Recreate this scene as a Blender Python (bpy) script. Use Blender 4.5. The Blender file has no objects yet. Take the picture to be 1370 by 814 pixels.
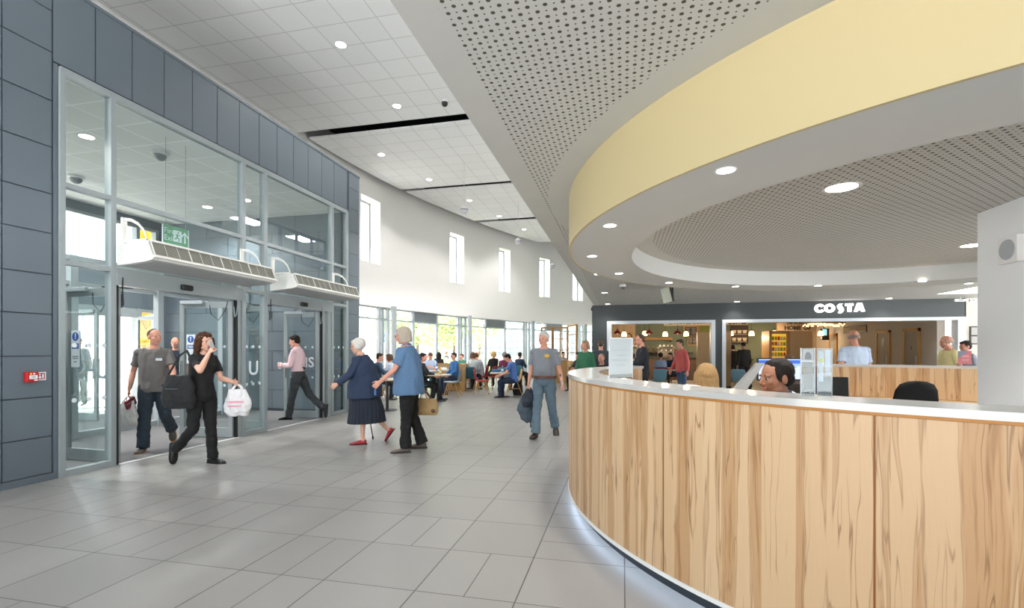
# reconstruction of a hospital entrance hall
WORLD, SUN, EXPO, LAMP, LED, SPOT = 7, 36, 0.54, 14, 6, 3
import bpy, bmesh, math, random
from mathutils import Vector, Matrix, noise
random.seed(7)
PI = math.pi
SC = bpy.context.scene
COL = SC.collection
# ------------------------------------------------------------------ camera model
F, Y0, H = 650.0, 468.0, 1.45
PHI = math.atan((834 - 685) / F)
CP, SP = math.cos(PHI), math.sin(PHI)

def floor_at(x, y, z=0.0):
    d = (z - H) * F / (Y0 - y)
    X = (x - 685) / F * d
    return Vector((X * CP - d * SP, X * SP + d * CP, z))

def depth_at(x, d, z=0.0):
    X = (x - 685) / F * d
    return Vector((X * CP - d * SP, X * SP + d * CP, z))

def on_v(x, y, v):
    a = (x - 685) / F
    d = v / (CP * a - SP)
    return Vector((v, (SP * a + CP) * d, H + (Y0 - y) / F * d))

def on_u(x, y, u):
    a = (x - 685) / F
    d = u / (SP * a + CP)
    return Vector(((CP * a - SP) * d, u, H + (Y0 - y) / F * d))

def on_circle(x, c, R):
    a = (x - 685) / F
    dv, du = CP * a - SP, SP * a + CP
    A = dv * dv + du * du
    B = -2 * (dv * c[0] + du * c[1])
    Cc = c[0] ** 2 + c[1] ** 2 - R * R
    disc = math.sqrt(max(B * B - 4 * A * Cc, 0))
    d = (-B + disc) / (2 * A)
    d0 = (-B - disc) / (2 * A)
    d = d0 if 1.0 < d0 else d
    return Vector((dv * d, du * d, 0))

def camdir(fx, fy):          # plan direction given as (to the right, away) of the viewer -> yaw with local +Y facing there
    v, u = fx * CP - fy * SP, fx * SP + fy * CP
    return math.atan2(-v, u)

cam = bpy.data.cameras.new('camera')
camo = bpy.data.objects.new('camera', cam)
COL.objects.link(camo)
camo.location = (0, 0, H)
camo.rotation_euler = (PI / 2, 0, PHI)
cam.sensor_width = 36
cam.lens = F / 1370 * 36
cam.shift_y = (Y0 - 407) / 1370
cam.clip_start = 0.05
cam.clip_end = 300
SC.camera = camo
SC.view_settings.view_transform = 'Standard'
SC.view_settings.look = 'None'
SC.view_settings.gamma = 1
SC.view_settings.use_curve_mapping = False

# ------------------------------------------------------------------ materials
def lin(h):
    if isinstance(h, (tuple, list)):
        r = [x / 255 for x in h]
    else:
        h = h.lstrip('#')
        r = [int(h[i:i + 2], 16) / 255 for i in (0, 2, 4)]
    return tuple(x / 12.92 if x <= .04045 else ((x + .055) / 1.055) ** 2.4 for x in r) + (1,)

_M = {}
def mat(name, col, rough=.6, metal=0.0, var=.06, scale=8.0, bump=0.0, spec=.5, emit=0.0, ecol=None, alpha=None):
    if name in _M:
        return _M[name]
    m = bpy.data.materials.new(name)
    m.use_nodes = True
    nt = m.node_tree
    p = nt.nodes['Principled BSDF']
    c = lin(col)
    tc = nt.nodes.new('ShaderNodeTexCoord')
    nz = nt.nodes.new('ShaderNodeTexNoise')
    nz.inputs['Scale'].default_value = scale
    nz.inputs['Detail'].default_value = 3
    nt.links.new(tc.outputs['Object'], nz.inputs['Vector'])
    mx = nt.nodes.new('ShaderNodeMix')
    mx.data_type = 'RGBA'
    mx.inputs['A'].default_value = tuple(x * (1 - var) for x in c[:3]) + (1,)
    mx.inputs['B'].default_value = tuple(min(1, x * (1 + var)) for x in c[:3]) + (1,)
    nt.links.new(nz.outputs['Fac'], mx.inputs['Factor'])
    nt.links.new(mx.outputs['Result'], p.inputs['Base Color'])
    p.inputs['Roughness'].default_value = rough
    p.inputs['Metallic'].default_value = metal
    p.inputs['Specular IOR Level'].default_value = spec
    if emit:
        p.inputs['Emission Color'].default_value = lin(ecol) if ecol else c
        p.inputs['Emission Strength'].default_value = emit
    if bump:
        b = nt.nodes.new('ShaderNodeBump')
        b.inputs['Strength'].default_value = bump
        b.inputs['Distance'].default_value = .01
        n2 = nt.nodes.new('ShaderNodeTexNoise')
        n2.inputs['Scale'].default_value = scale * 12
        nt.links.new(tc.outputs['Object'], n2.inputs['Vector'])
        nt.links.new(n2.outputs['Fac'], b.inputs['Height'])
        nt.links.new(b.outputs['Normal'], p.inputs['Normal'])
    _M[name] = m
    return m

class NG:
    """small helper to chain math nodes"""
    def __init__(self, m):
        self.nt = m.node_tree
    def node(self, t, **kw):
        n = self.nt.nodes.new(t)
        for k, v in kw.items():
            setattr(n, k, v)
        return n
    def math(self, op, a, b=None, c=None):
        n = self.nt.nodes.new('ShaderNodeMath')
        n.operation = op
        for i, x in enumerate((a, b, c)):
            if x is None:
                continue
            if isinstance(x, (int, float)):
                n.inputs[i].default_value = x
            else:
                self.nt.links.new(x, n.inputs[i])
        return n.outputs[0]
    def mix(self, f, a, b):
        n = self.nt.nodes.new('ShaderNodeMix')
        n.data_type = 'RGBA'
        for k, x in (('Factor', f), ('A', a), ('B', b)):
            if isinstance(x, (int, float, tuple)):
                n.inputs[k].default_value = x
            else:
                self.nt.links.new(x, n.inputs[k])
        return n.outputs['Result']
    def comb(self, x, y, z=0.0):
        n = self.nt.nodes.new('ShaderNodeCombineXYZ')
        for i, q in enumerate((x, y, z)):
            if isinstance(q, (int, float)):
                n.inputs[i].default_value = q
            else:
                self.nt.links.new(q, n.inputs[i])
        return n.outputs[0]
    def xyz(self, kind='Object'):
        tc = self.nt.nodes.new('ShaderNodeTexCoord')
        s = self.nt.nodes.new('ShaderNodeSeparateXYZ')
        self.nt.links.new(tc.outputs[kind], s.inputs[0])
        return s.outputs[0], s.outputs[1], s.outputs[2]
    def noise(self, vec, scale=1.0, detail=3.0, rough=.5, dist=0.0):
        n = self.nt.nodes.new('ShaderNodeTexNoise')
        n.inputs['Scale'].default_value = scale
        n.inputs['Detail'].default_value = detail
        n.inputs['Roughness'].default_value = rough
        n.inputs['Distortion'].default_value = dist
        self.nt.links.new(vec, n.inputs['Vector'])
        return n.outputs['Fac']
    def white(self, vec):
        n = self.nt.nodes.new('ShaderNodeTexWhiteNoise')
        n.noise_dimensions = '3D'
        self.nt.links.new(vec, n.inputs['Vector'])
        return n.outputs['Value']
    def ramp(self, fac, stops):
        n = self.nt.nodes.new('ShaderNodeValToRGB')
        e = n.color_ramp.elements
        while len(e) < len(stops):
            e.new(.5)
        for i, (p, c) in enumerate(stops):
            e[i].position = p
            e[i].color = c
        self.nt.links.new(fac, n.inputs[0])
        return n.outputs[0]
    def link(self, a, b):
        self.nt.links.new(a, b)

def blank(name, rough=.5, spec=.5):
    m = bpy.data.materials.new(name)
    m.use_nodes = True
    p = m.node_tree.nodes['Principled BSDF']
    p.inputs['Roughness'].default_value = rough
    p.inputs['Specular IOR Level'].default_value = spec
    _M[name] = m
    return m, NG(m), p

def floor_tiles():
    m, g, p = blank('floor_tiles', .33, .4)
    x, y, z = g.xyz()
    S = .615
    a = g.math('DIVIDE', g.math('ADD', x, .607 + 61.5), S)
    b = g.math('DIVIDE', g.math('ADD', y, -2.715 + 61.5), S)
    ia, ib = g.math('FLOOR', a), g.math('FLOOR', b)
    fa, fb = g.math('SUBTRACT', a, ia), g.math('SUBTRACT', b, ib)
    r1 = g.white(g.comb(ia, ib, 1.0))
    r2 = g.white(g.comb(ia, ib, 5.0))
    w = .0032 / S
    def edge(f, wd):
        return g.math('LESS_THAN', g.math('SUBTRACT', .5, g.math('ABSOLUTE', g.math('SUBTRACT', f, .5))), wd)
    ea, eb = edge(fa, w * 1.25), edge(fb, w)
    half_b = g.math('MULTIPLY', g.math('LESS_THAN', g.math('ABSOLUTE', g.math('SUBTRACT', fb, .5)), w), g.math('LESS_THAN', r1, .2))
    half_a = g.math('MULTIPLY', g.math('LESS_THAN', g.math('ABSOLUTE', g.math('SUBTRACT', fa, .5)), w), g.math('GREATER_THAN', r1, .84))
    line = g.math('MAXIMUM', g.math('MAXIMUM', ea, eb), g.math('MAXIMUM', half_a, half_b))
    tc = g.comb(x, y, z)
    n1 = g.noise(tc, 2.2, 4)
    n2 = g.noise(tc, 60, 2)
    v = g.math('ADD', g.math('ADD', g.math('MULTIPLY', r2, .12), g.math('MULTIPLY', n1, .2)), g.math('MULTIPLY', n2, .12))
    c = g.mix(v, lin('#868482'), lin('#b1aeaa'))
    c = g.mix(line, c, lin('#4d4b48'))
    g.link(c, p.inputs['Base Color'])
    g.link(g.math('ADD', .30, g.math('MULTIPLY', n1, .16)), p.inputs['Roughness'])
    bp = g.node('ShaderNodeBump')
    bp.inputs['Strength'].default_value = .5
    bp.inputs['Distance'].default_value = .003
    g.link(g.math('SUBTRACT', 1.0, line), bp.inputs['Height'])
    g.link(bp.outputs[0], p.inputs['Normal'])
    return m

def grid_ceiling(name, col, line_col, S, ox, oy, w):
    m, g, p = blank(name, .85, .2)
    x, y, z = g.xyz()
    a = g.math('DIVIDE', g.math('ADD', x, 100 * S - ox), S)
    b = g.math('DIVIDE', g.math('ADD', y, 100 * S - oy), S)
    fa = g.math('FRACT', a)
    fb = g.math('FRACT', b)
    ea = g.math('GREATER_THAN', g.math('ABSOLUTE', g.math('SUBTRACT', fa, .5)), .5 - w / S)
    eb = g.math('GREATER_THAN', g.math('ABSOLUTE', g.math('SUBTRACT', fb, .5)), .5 - w / S)
    r = g.white(g.comb(g.math('FLOOR', a), g.math('FLOOR', b), 2.0))
    c = g.mix(g.math('MULTIPLY', r, .35), lin(col), lin('#ebebea'))
    c = g.mix(g.math('MAXIMUM', ea, eb), c, lin(line_col))
    g.link(c, p.inputs['Base Color'])
    return m

def perforated(name, col, hole, cx, cy, rmin=None, rmax=None, vmin=None):
    m, g, p = blank(name, .8, .25)
    x, y, z = g.xyz()
    P = .038
    a = g.math('DIVIDE', g.math('ADD', x, 1000 * P), P)
    b = g.math('DIVIDE', g.math('ADD', y, 1000 * P), P)
    ia, ib = g.math('FLOOR', a), g.math('FLOOR', b)
    fa = g.math('SUBTRACT', g.math('FRACT', a), .5)
    fb = g.math('SUBTRACT', g.math('FRACT', b), .5)
    dist = g.math('SQRT', g.math('ADD', g.math('MULTIPLY', fa, fa), g.math('MULTIPLY', fb, fb)))
    par = g.math('FRACT', g.math('MULTIPLY', g.math('ADD', ia, ib), .5))
    big = g.math('LESS_THAN', par, .25)
    rad = g.math('ADD', .115, g.math('MULTIPLY', big, .15))
    holem = g.math('LESS_THAN', dist, rad)
    dx, dy = g.math('SUBTRACT', x, cx), g.math('SUBTRACT', y, cy)
    rr = g.math('SQRT', g.math('ADD', g.math('MULTIPLY', dx, dx), g.math('MULTIPLY', dy, dy)))
    if rmin:
        holem = g.math('MULTIPLY', holem, g.math('GREATER_THAN', rr, rmin))
    if rmax:
        holem = g.math('MULTIPLY', holem, g.math('LESS_THAN', rr, rmax))
    if vmin is not None:
        holem = g.math('MULTIPLY', holem, g.math('GREATER_THAN', x, vmin))
    n = g.noise(g.comb(x, y, z), 3, 2)
    c = g.mix(n, lin(col), lin(tuple(min(255, int(int(col[i:i + 2], 16) * 1.04)) for i in (1, 3, 5))))
    c = g.mix(holem, c, lin(hole))
    g.link(c, p.inputs['Base Color'])
    return m

def figured_wood(name, light, mid, dark, board=.16, use_uv=True, strength=1.0):
    m, g, p = blank(name, .42, .35)
    x, y, z = g.xyz('UV' if use_uv else 'Object')
    if not use_uv:
        x, y = g.math('ADD', x, y), z
    # leaf-matched boards of uneven width
    wob = g.noise(g.comb(g.math('MULTIPLY', x, 1.7), 3.3, 0.0), 1.0, 2)
    bx = g.math('DIVIDE', g.math('ADD', x, g.math('MULTIPLY', wob, .25)), board)
    ib = g.math('FLOOR', bx)
    rb = g.white(g.comb(ib, 2.0, 7.0))
    warp = g.noise(g.comb(g.math('MULTIPLY', x, 3.0), g.math('MULTIPLY', y, 1.1), ib), 1.0, 3)
    xx = g.math('ADD', x, g.math('MULTIPLY', warp, .085))
    grain = g.noise(g.comb(g.math('MULTIPLY', xx, 55.0), g.math('MULTIPLY', y, 1.4), ib), 1.0, 4, .6)
    fine = g.noise(g.comb(g.math('MULTIPLY', xx, 240.0), g.math('MULTIPLY', y, 5.0), ib), 1.0, 3, .6)
    heart = g.noise(g.comb(g.math('MULTIPLY', xx, 11.0), g.math('MULTIPLY', y, .32), g.math('MULTIPLY', ib, 3.7)), 1.0, 3, .5)
    hm = g.ramp(heart, [(.50, (0, 0, 0, 1)), (.56, (1, 1, 1, 1))])
    rim = g.ramp(g.math('ABSOLUTE', g.math('SUBTRACT', heart, .515)), [(.0, (1, 1, 1, 1)), (.010, (0, 0, 0, 1))])
    streak = g.ramp(grain, [(.50, (0, 0, 0, 1)), (.68, (1, 1, 1, 1))])
    vein = g.noise(g.comb(g.math('MULTIPLY', xx, 17.0), g.math('MULTIPLY', y, .75), ib), 1.0, 2, .5)
    vl = g.math('ABSOLUTE', g.math('SUBTRACT', vein, .5))
    vm = g.ramp(vl, [(.0, (1, 1, 1, 1)), (.014, (0, 0, 0, 1))])
    gate = g.noise(g.comb(g.math('MULTIPLY', xx, 9.0), g.math('MULTIPLY', y, 1.6), 9.0), 1.0, 2)
    vm = g.math('MULTIPLY', vm, g.ramp(gate, [(.46, (0, 0, 0, 1)), (.58, (1, 1, 1, 1))]))
    c = g.mix(g.math('MULTIPLY', rb, .30), lin(light), lin(mid))
    c = g.mix(g.math('MULTIPLY', g.math('ADD', g.math('MULTIPLY', hm, .62), g.math('MULTIPLY', hm, g.math('MULTIPLY', streak, .35))), strength), c, lin(mid))
    c = g.mix(g.math('MULTIPLY', g.math('MULTIPLY', hm, streak), .42 * strength), c, lin(dark))
    c = g.mix(g.math('MULTIPLY', vm, .72 * strength), c, lin(dark))
    c = g.mix(g.math('MULTIPLY', rim, g.math('MULTIPLY', gate, 1.1 * strength)), c, lin(dark))
    c = g.mix(g.math('MULTIPLY', g.math('SUBTRACT', fine, .35), .35), c, lin(mid))
    g.link(c, p.inputs['Base Color'])
    return m

def wood(name, c1, c2, rough=.5):
    if name in _M:
        return _M[name]
    m, g, p = blank(name, rough, .35)
    x, y, z = g.xyz()
    n = g.noise(g.comb(g.math('MULTIPLY', g.math('ADD', x, y), 40.0), g.math('MULTIPLY', g.math('SUBTRACT', x, y), 40.0), g.math('MULTIPLY', z, 3.0)), 1.0, 3)
    g.link(g.mix(n, lin(c1), lin(c2)), p.inputs['Base Color'])
    return m

def glass(name, tint=(.93, .96, .95, 1), refl=.05, edge=.6):
    m = bpy.data.materials.new(name)
    m.use_nodes = True
    nt = m.node_tree
    nt.nodes.remove(nt.nodes['Principled BSDF'])
    out = nt.nodes['Material Output']
    t = nt.nodes.new('ShaderNodeBsdfTransparent')
    t.inputs[0].default_value = tint
    gl = nt.nodes.new('ShaderNodeBsdfGlossy')
    gl.inputs['Roughness'].default_value = .0
    gl.inputs['Color'].default_value = (.95, .97, .97, 1)
    lw = nt.nodes.new('ShaderNodeLayerWeight')
    lw.inputs[0].default_value = .5
    pw = nt.nodes.new('ShaderNodeMath')
    pw.operation = 'POWER'
    nt.links.new(lw.outputs['Facing'], pw.inputs[0])
    pw.inputs[1].default_value = 4.5
    mr = nt.nodes.new('ShaderNodeMath')
    mr.operation = 'MULTIPLY_ADD'
    nt.links.new(pw.outputs[0], mr.inputs[0])
    mr.inputs[1].default_value = edge
    mr.inputs[2].default_value = refl
    mx = nt.nodes.new('ShaderNodeMixShader')
    nt.links.new(mr.outputs[0], mx.inputs[0])
    nt.links.new(t.outputs[0], mx.inputs[1])
    nt.links.new(gl.outputs[0], mx.inputs[2])
    nt.links.new(mx.outputs[0], out.inputs[0])
    _M[name] = m
    return m

# ------------------------------------------------------------------ mesh builder
class MB:
    def __init__(self):
        self.bm = bmesh.new()
    def quad(self, *pts):
        return self.bm.faces.new([self.bm.verts.new(p) for p in pts])
    def box(self, lo, hi, M=None, bevel=0):
        x0, y0, z0 = lo
        x1, y1, z1 = hi
        vs = [Vector(p) for p in ((x0, y0, z0), (x1, y0, z0), (x1, y1, z0), (x0, y1, z0), (x0, y0, z1), (x1, y0, z1), (x1, y1, z1), (x0, y1, z1))]
        if M:
            vs = [M @ v for v in vs]
        v = [self.bm.verts.new(p) for p in vs]
        fs = [self.bm.faces.new([v[i] for i in f]) for f in ((0, 3, 2, 1), (4, 5, 6, 7), (0, 1, 5, 4), (1, 2, 6, 5), (2, 3, 7, 6), (3, 0, 4, 7))]
        if bevel:
            es = list({e for f in fs for e in f.edges})
            bmesh.ops.bevel(self.bm, geom=es, offset=bevel, segments=2, affect='EDGES', profile=.5)
        return self
    def tube(self, pts, radii, seg=12, caps=True, frame=None, M=None):
        """loft of elliptical sections; radii: r or (rx, ry); frame: (right, fwd) or None"""
        pts = [Vector(p) for p in pts]
        n = len(pts)
        rings = []
        prev = None
        for i, p in enumerate(pts):
            if frame:
                rt, fw = (frame[i] if isinstance(frame, list) else frame)
            else:
                t = (pts[min(i + 1, n - 1)] - pts[max(i - 1, 0)])
                t = t.normalized() if t.length > 1e-9 else Vector((0, 0, 1))
                if prev is None:
                    ref = Vector((1, 0, 0)) if abs(t.x) < .9 else Vector((0, 1, 0))
                    rt = (ref - t * ref.dot(t)).normalized()
                else:
                    rt = prev - t * prev.dot(t)
                    rt = rt.normalized() if rt.length > 1e-6 else prev
                fw = t.cross(rt)
                prev = rt
            r = radii[i] if isinstance(radii, (list, tuple)) and not (len(radii) == 2 and n != 2 and not isinstance(radii[0], (list, tuple))) else radii
            rx, ry = r if isinstance(r, (list, tuple)) else (r, r)
            ring = []
            for k in range(seg):
                a = 2 * PI * k / seg
                q = p + rt * (rx * math.cos(a)) + fw * (ry * math.sin(a))
                ring.append(self.bm.verts.new(M @ q if M else q))
            rings.append(ring)
        for a, b in zip(rings, rings[1:]):
            for k in range(seg):
                self.bm.faces.new((a[k], a[(k + 1) % seg], b[(k + 1) % seg], b[k]))
        if caps:
            self.bm.faces.new(list(reversed(rings[0])))
            self.bm.faces.new(rings[-1])
        return self
    def bar(self, a, b, r, seg=10):
        return self.tube([a, b], [r, r], seg)
    def ell(self, c, r, R=None, seg=14, rings=9):
        c = Vector(c)
        M = R if R else Matrix.Identity(3)
        rows = []
        for i in range(rings + 1):
            t = PI * i / rings
            if i in (0, rings):
                rows.append([self.bm.verts.new(c + M @ Vector((0, 0, r[2] * math.cos(t))))])
                continue
            rows.append([self.bm.verts.new(c + M @ Vector((r[0] * math.sin(t) * math.cos(2 * PI * k / seg), r[1] * math.sin(t) * math.sin(2 * PI * k / seg), r[2] * math.cos(t)))) for k in range(seg)])
        for a, b in zip(rows, rows[1:]):
            for k in range(seg):
                k2 = (k + 1) % seg
                if len(a) == 1:
                    self.bm.faces.new((a[0], b[k], b[k2]))
                elif len(b) == 1:
                    self.bm.faces.new((a[k], b[0], a[k2]))
                else:
                    self.bm.faces.new((a[k], b[k], b[k2], a[k2]))
        return self
    def lathe(self, prof, c=(0, 0, 0), seg=24):
        c = Vector(c)
        rings = [[self.bm.verts.new(c + Vector((max(r, 1e-4) * math.cos(2 * PI * k / seg), max(r, 1e-4) * math.sin(2 * PI * k / seg), z))) for k in range(seg)] for r, z in prof]
        for a, b in zip(rings, rings[1:]):
            for k in range(seg):
                self.bm.faces.new((a[k], a[(k + 1) % seg], b[(k + 1) % seg], b[k]))
        return self
    def prism(self, poly, ext, M=None):
        """poly: list of 3d points, ext: vector"""
        e = Vector(ext)
        A = [Vector(p) for p in poly]
        B = [p + e for p in A]
        if M:
            A = [M @ p for p in A]
            B = [M @ p for p in B]
        a = [self.bm.verts.new(p) for p in A]
        b = [self.bm.verts.new(p) for p in B]
        n = len(a)
        self.bm.faces.new(list(reversed(a)))
        self.bm.faces.new(b)
        for i in range(n):
            self.bm.faces.new((a[i], a[(i + 1) % n], b[(i + 1) % n], b[i]))
        return self
    def arc(self, c, r0, r1, z0, z1, a0, a1, n=64, uv=False):
        """annular sector box"""
        def pt(r, a, z):
            return (c[0] + r * math.cos(a), c[1] + r * math.sin(a), z)
        uvl = self.bm.loops.layers.uv.verify() if uv else None
        for i in range(n):
            a, b = a0 + (a1 - a0) * i / n, a0 + (a1 - a0) * (i + 1) / n
            fs = [self.quad(pt(r1, a, z0), pt(r1, b, z0), pt(r1, b, z1), pt(r1, a, z1)),
                  self.quad(pt(r0, b, z0), pt(r0, a, z0), pt(r0, a, z1), pt(r0, b, z1)),
                  self.quad(pt(r0, a, z1), pt(r1, a, z1), pt(r1, b, z1), pt(r0, b, z1)),
                  self.quad(pt(r0, b, z0), pt(r1, b, z0), pt(r1, a, z0), pt(r0, a, z0))]
            if uv:
                for f in fs:
                    for l in f.loops:
                        co = l.vert.co
                        ang = math.atan2(co.y - c[1], co.x - c[0])
                        if ang < a0 - 1e-4:
                            ang += 2 * PI
                        l[uvl].uv = (ang * r1, co.z)
        full = abs(a1 - a0) >= 2 * PI - 1e-6
        if not full:
            self.quad(pt(r0, a0, z0), pt(r1, a0, z0), pt(r1, a0, z1), pt(r0, a0, z1))
            self.quad(pt(r1, a1, z0), pt(r0, a1, z0), pt(r0, a1, z1), pt(r1, a1, z1))
        bmesh.ops.remove_doubles(self.bm, verts=self.bm.verts, dist=1e-5)
        return self
    def mesh(self, name, smooth=None):
        me = bpy.data.meshes.new(name)
        bmesh.ops.recalc_face_normals(self.bm, faces=self.bm.faces)
        self.bm.to_mesh(me)
        self.bm.free()
        if smooth is not None:
            for p in me.polygons:
                p.use_smooth = True
            if smooth < PI:
                me.set_sharp_from_angle(angle=smooth)
        return me
    def build(self, name, m, parent=None, smooth=None):
        return put(name, self.mesh(name, smooth), m, parent)

def put(name, me, m, parent=None):
    o = bpy.data.objects.new(name, me)
    if m is not None and len(me.materials) == 0:
        for q in (m if isinstance(m, (list, tuple)) else [m]):
            me.materials.append(q)
    COL.objects.link(o)
    if parent is not None:
        o.parent = parent
    return o

def tag(o, label=None, cat=None, group=None, kind=None):
    if label: o['label'] = label
    if cat: o['category'] = cat
    if group: o['group'] = group
    if kind: o['kind'] = kind
    return o

def thing(name, loc, rz=0.0, label=None, cat=None, group=None, kind=None):
    o = bpy.data.objects.new(name, None)
    o.empty_display_size = .1
    COL.objects.link(o)
    o.location = loc
    o.rotation_euler = (0, 0, rz)
    return tag(o, label, cat, group, kind)

def dup(root, loc, rz=0.0, label=None, group=None, scale=None):
    r = root.copy()
    COL.objects.link(r)
    r.location = loc
    r.rotation_euler = (0, 0, rz)
    if scale: r.scale = scale
    if label: r['label'] = label
    if group: r['group'] = group
    for ch in list(root.children):
        c = ch.copy()
        COL.objects.link(c)
        c.parent = r
        for gch in list(ch.children):
            d = gch.copy()
            COL.objects.link(d)
            d.parent = c
    return r

def text_mesh(s, size, ext=.002, bold=0.0, align='CENTER'):
    cu = bpy.data.curves.new('lettering', 'FONT')
    cu.body = s
    cu.size = size
    cu.extrude = ext
    cu.offset = bold
    cu.align_x = align
    cu.align_y = 'CENTER'
    cu.resolution_u = 3
    o = bpy.data.objects.new('lettering', cu)
    COL.objects.link(o)
    dg = bpy.context.evaluated_depsgraph_get()
    me = bpy.data.meshes.new_from_object(o.evaluated_get(dg))
    bpy.data.objects.remove(o)
    bpy.data.curves.remove(cu)
    return me

def text_at(s, size, M, m, parent, name='lettering', ext=.002, bold=0.0, align='CENTER'):
    """M: 4x4 matrix placing the x-right / y-up text plane"""
    me = text_mesh(s, size, ext, bold, align)
    me.transform(M)
    me.name = name
    me.materials.clear()
    return put(name, me, m, parent)

def plane_mat(origin, right, up):
    r, u = Vector(right).normalized(), Vector(up).normalized()
    n = r.cross(u)
    M = Matrix((r, u, n)).transposed().to_4x4()
    M.translation = Vector(origin)
    return M

def remesh(mb, voxel, smooth=3, folds=0.0, fold_scale=(9, 9, 4)):
    me = bpy.data.meshes.new('tmp')
    bmesh.ops.recalc_face_normals(mb.bm, faces=mb.bm.faces)
    mb.bm.to_mesh(me)
    mb.bm.free()
    o = bpy.data.objects.new('tmp', me)
    COL.objects.link(o)
    r = o.modifiers.new('r', 'REMESH')
    r.mode = 'VOXEL'
    r.voxel_size = voxel
    if smooth:
        s = o.modifiers.new('s', 'SMOOTH')
        s.iterations = smooth
        s.factor = .5
    dg = bpy.context.evaluated_depsgraph_get()
    out = bpy.data.meshes.new_from_object(o.evaluated_get(dg))
    bpy.data.objects.remove(o)
    bpy.data.meshes.remove(me)
    if folds:
        out.update()
        ns = [v.normal.copy() for v in out.vertices]
        for v, n in zip(out.vertices, ns):
            p = v.co
            q = Vector((p.x * fold_scale[0], p.y * fold_scale[1], p.z * fold_scale[2]))
            k = noise.noise(q) + .5 * noise.noise(q * 2.3 + Vector((3, 1, 7)))
            v.co = p + n * (folds * k)
    for p in out.polygons:
        p.use_smooth = True
    return out
# ------------------------------------------------------------------ people
def rot(v, axis, ang):
    return Matrix.Rotation(ang, 3, axis) @ v
D2R = PI / 180
SKIN = {'fair': '#d3a38c', 'pink': '#cf957f', 'tan': '#a8765a', 'dark': '#8d6048'}

def skin_mat(k):
    return mat('skin_' + k, SKIN[k], .55, var=.08, scale=14)

def cloth(name, col, rough=.85, var=.10):
    return mat('cloth_' + name, col, rough, var=var, scale=26, bump=.15)

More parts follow.
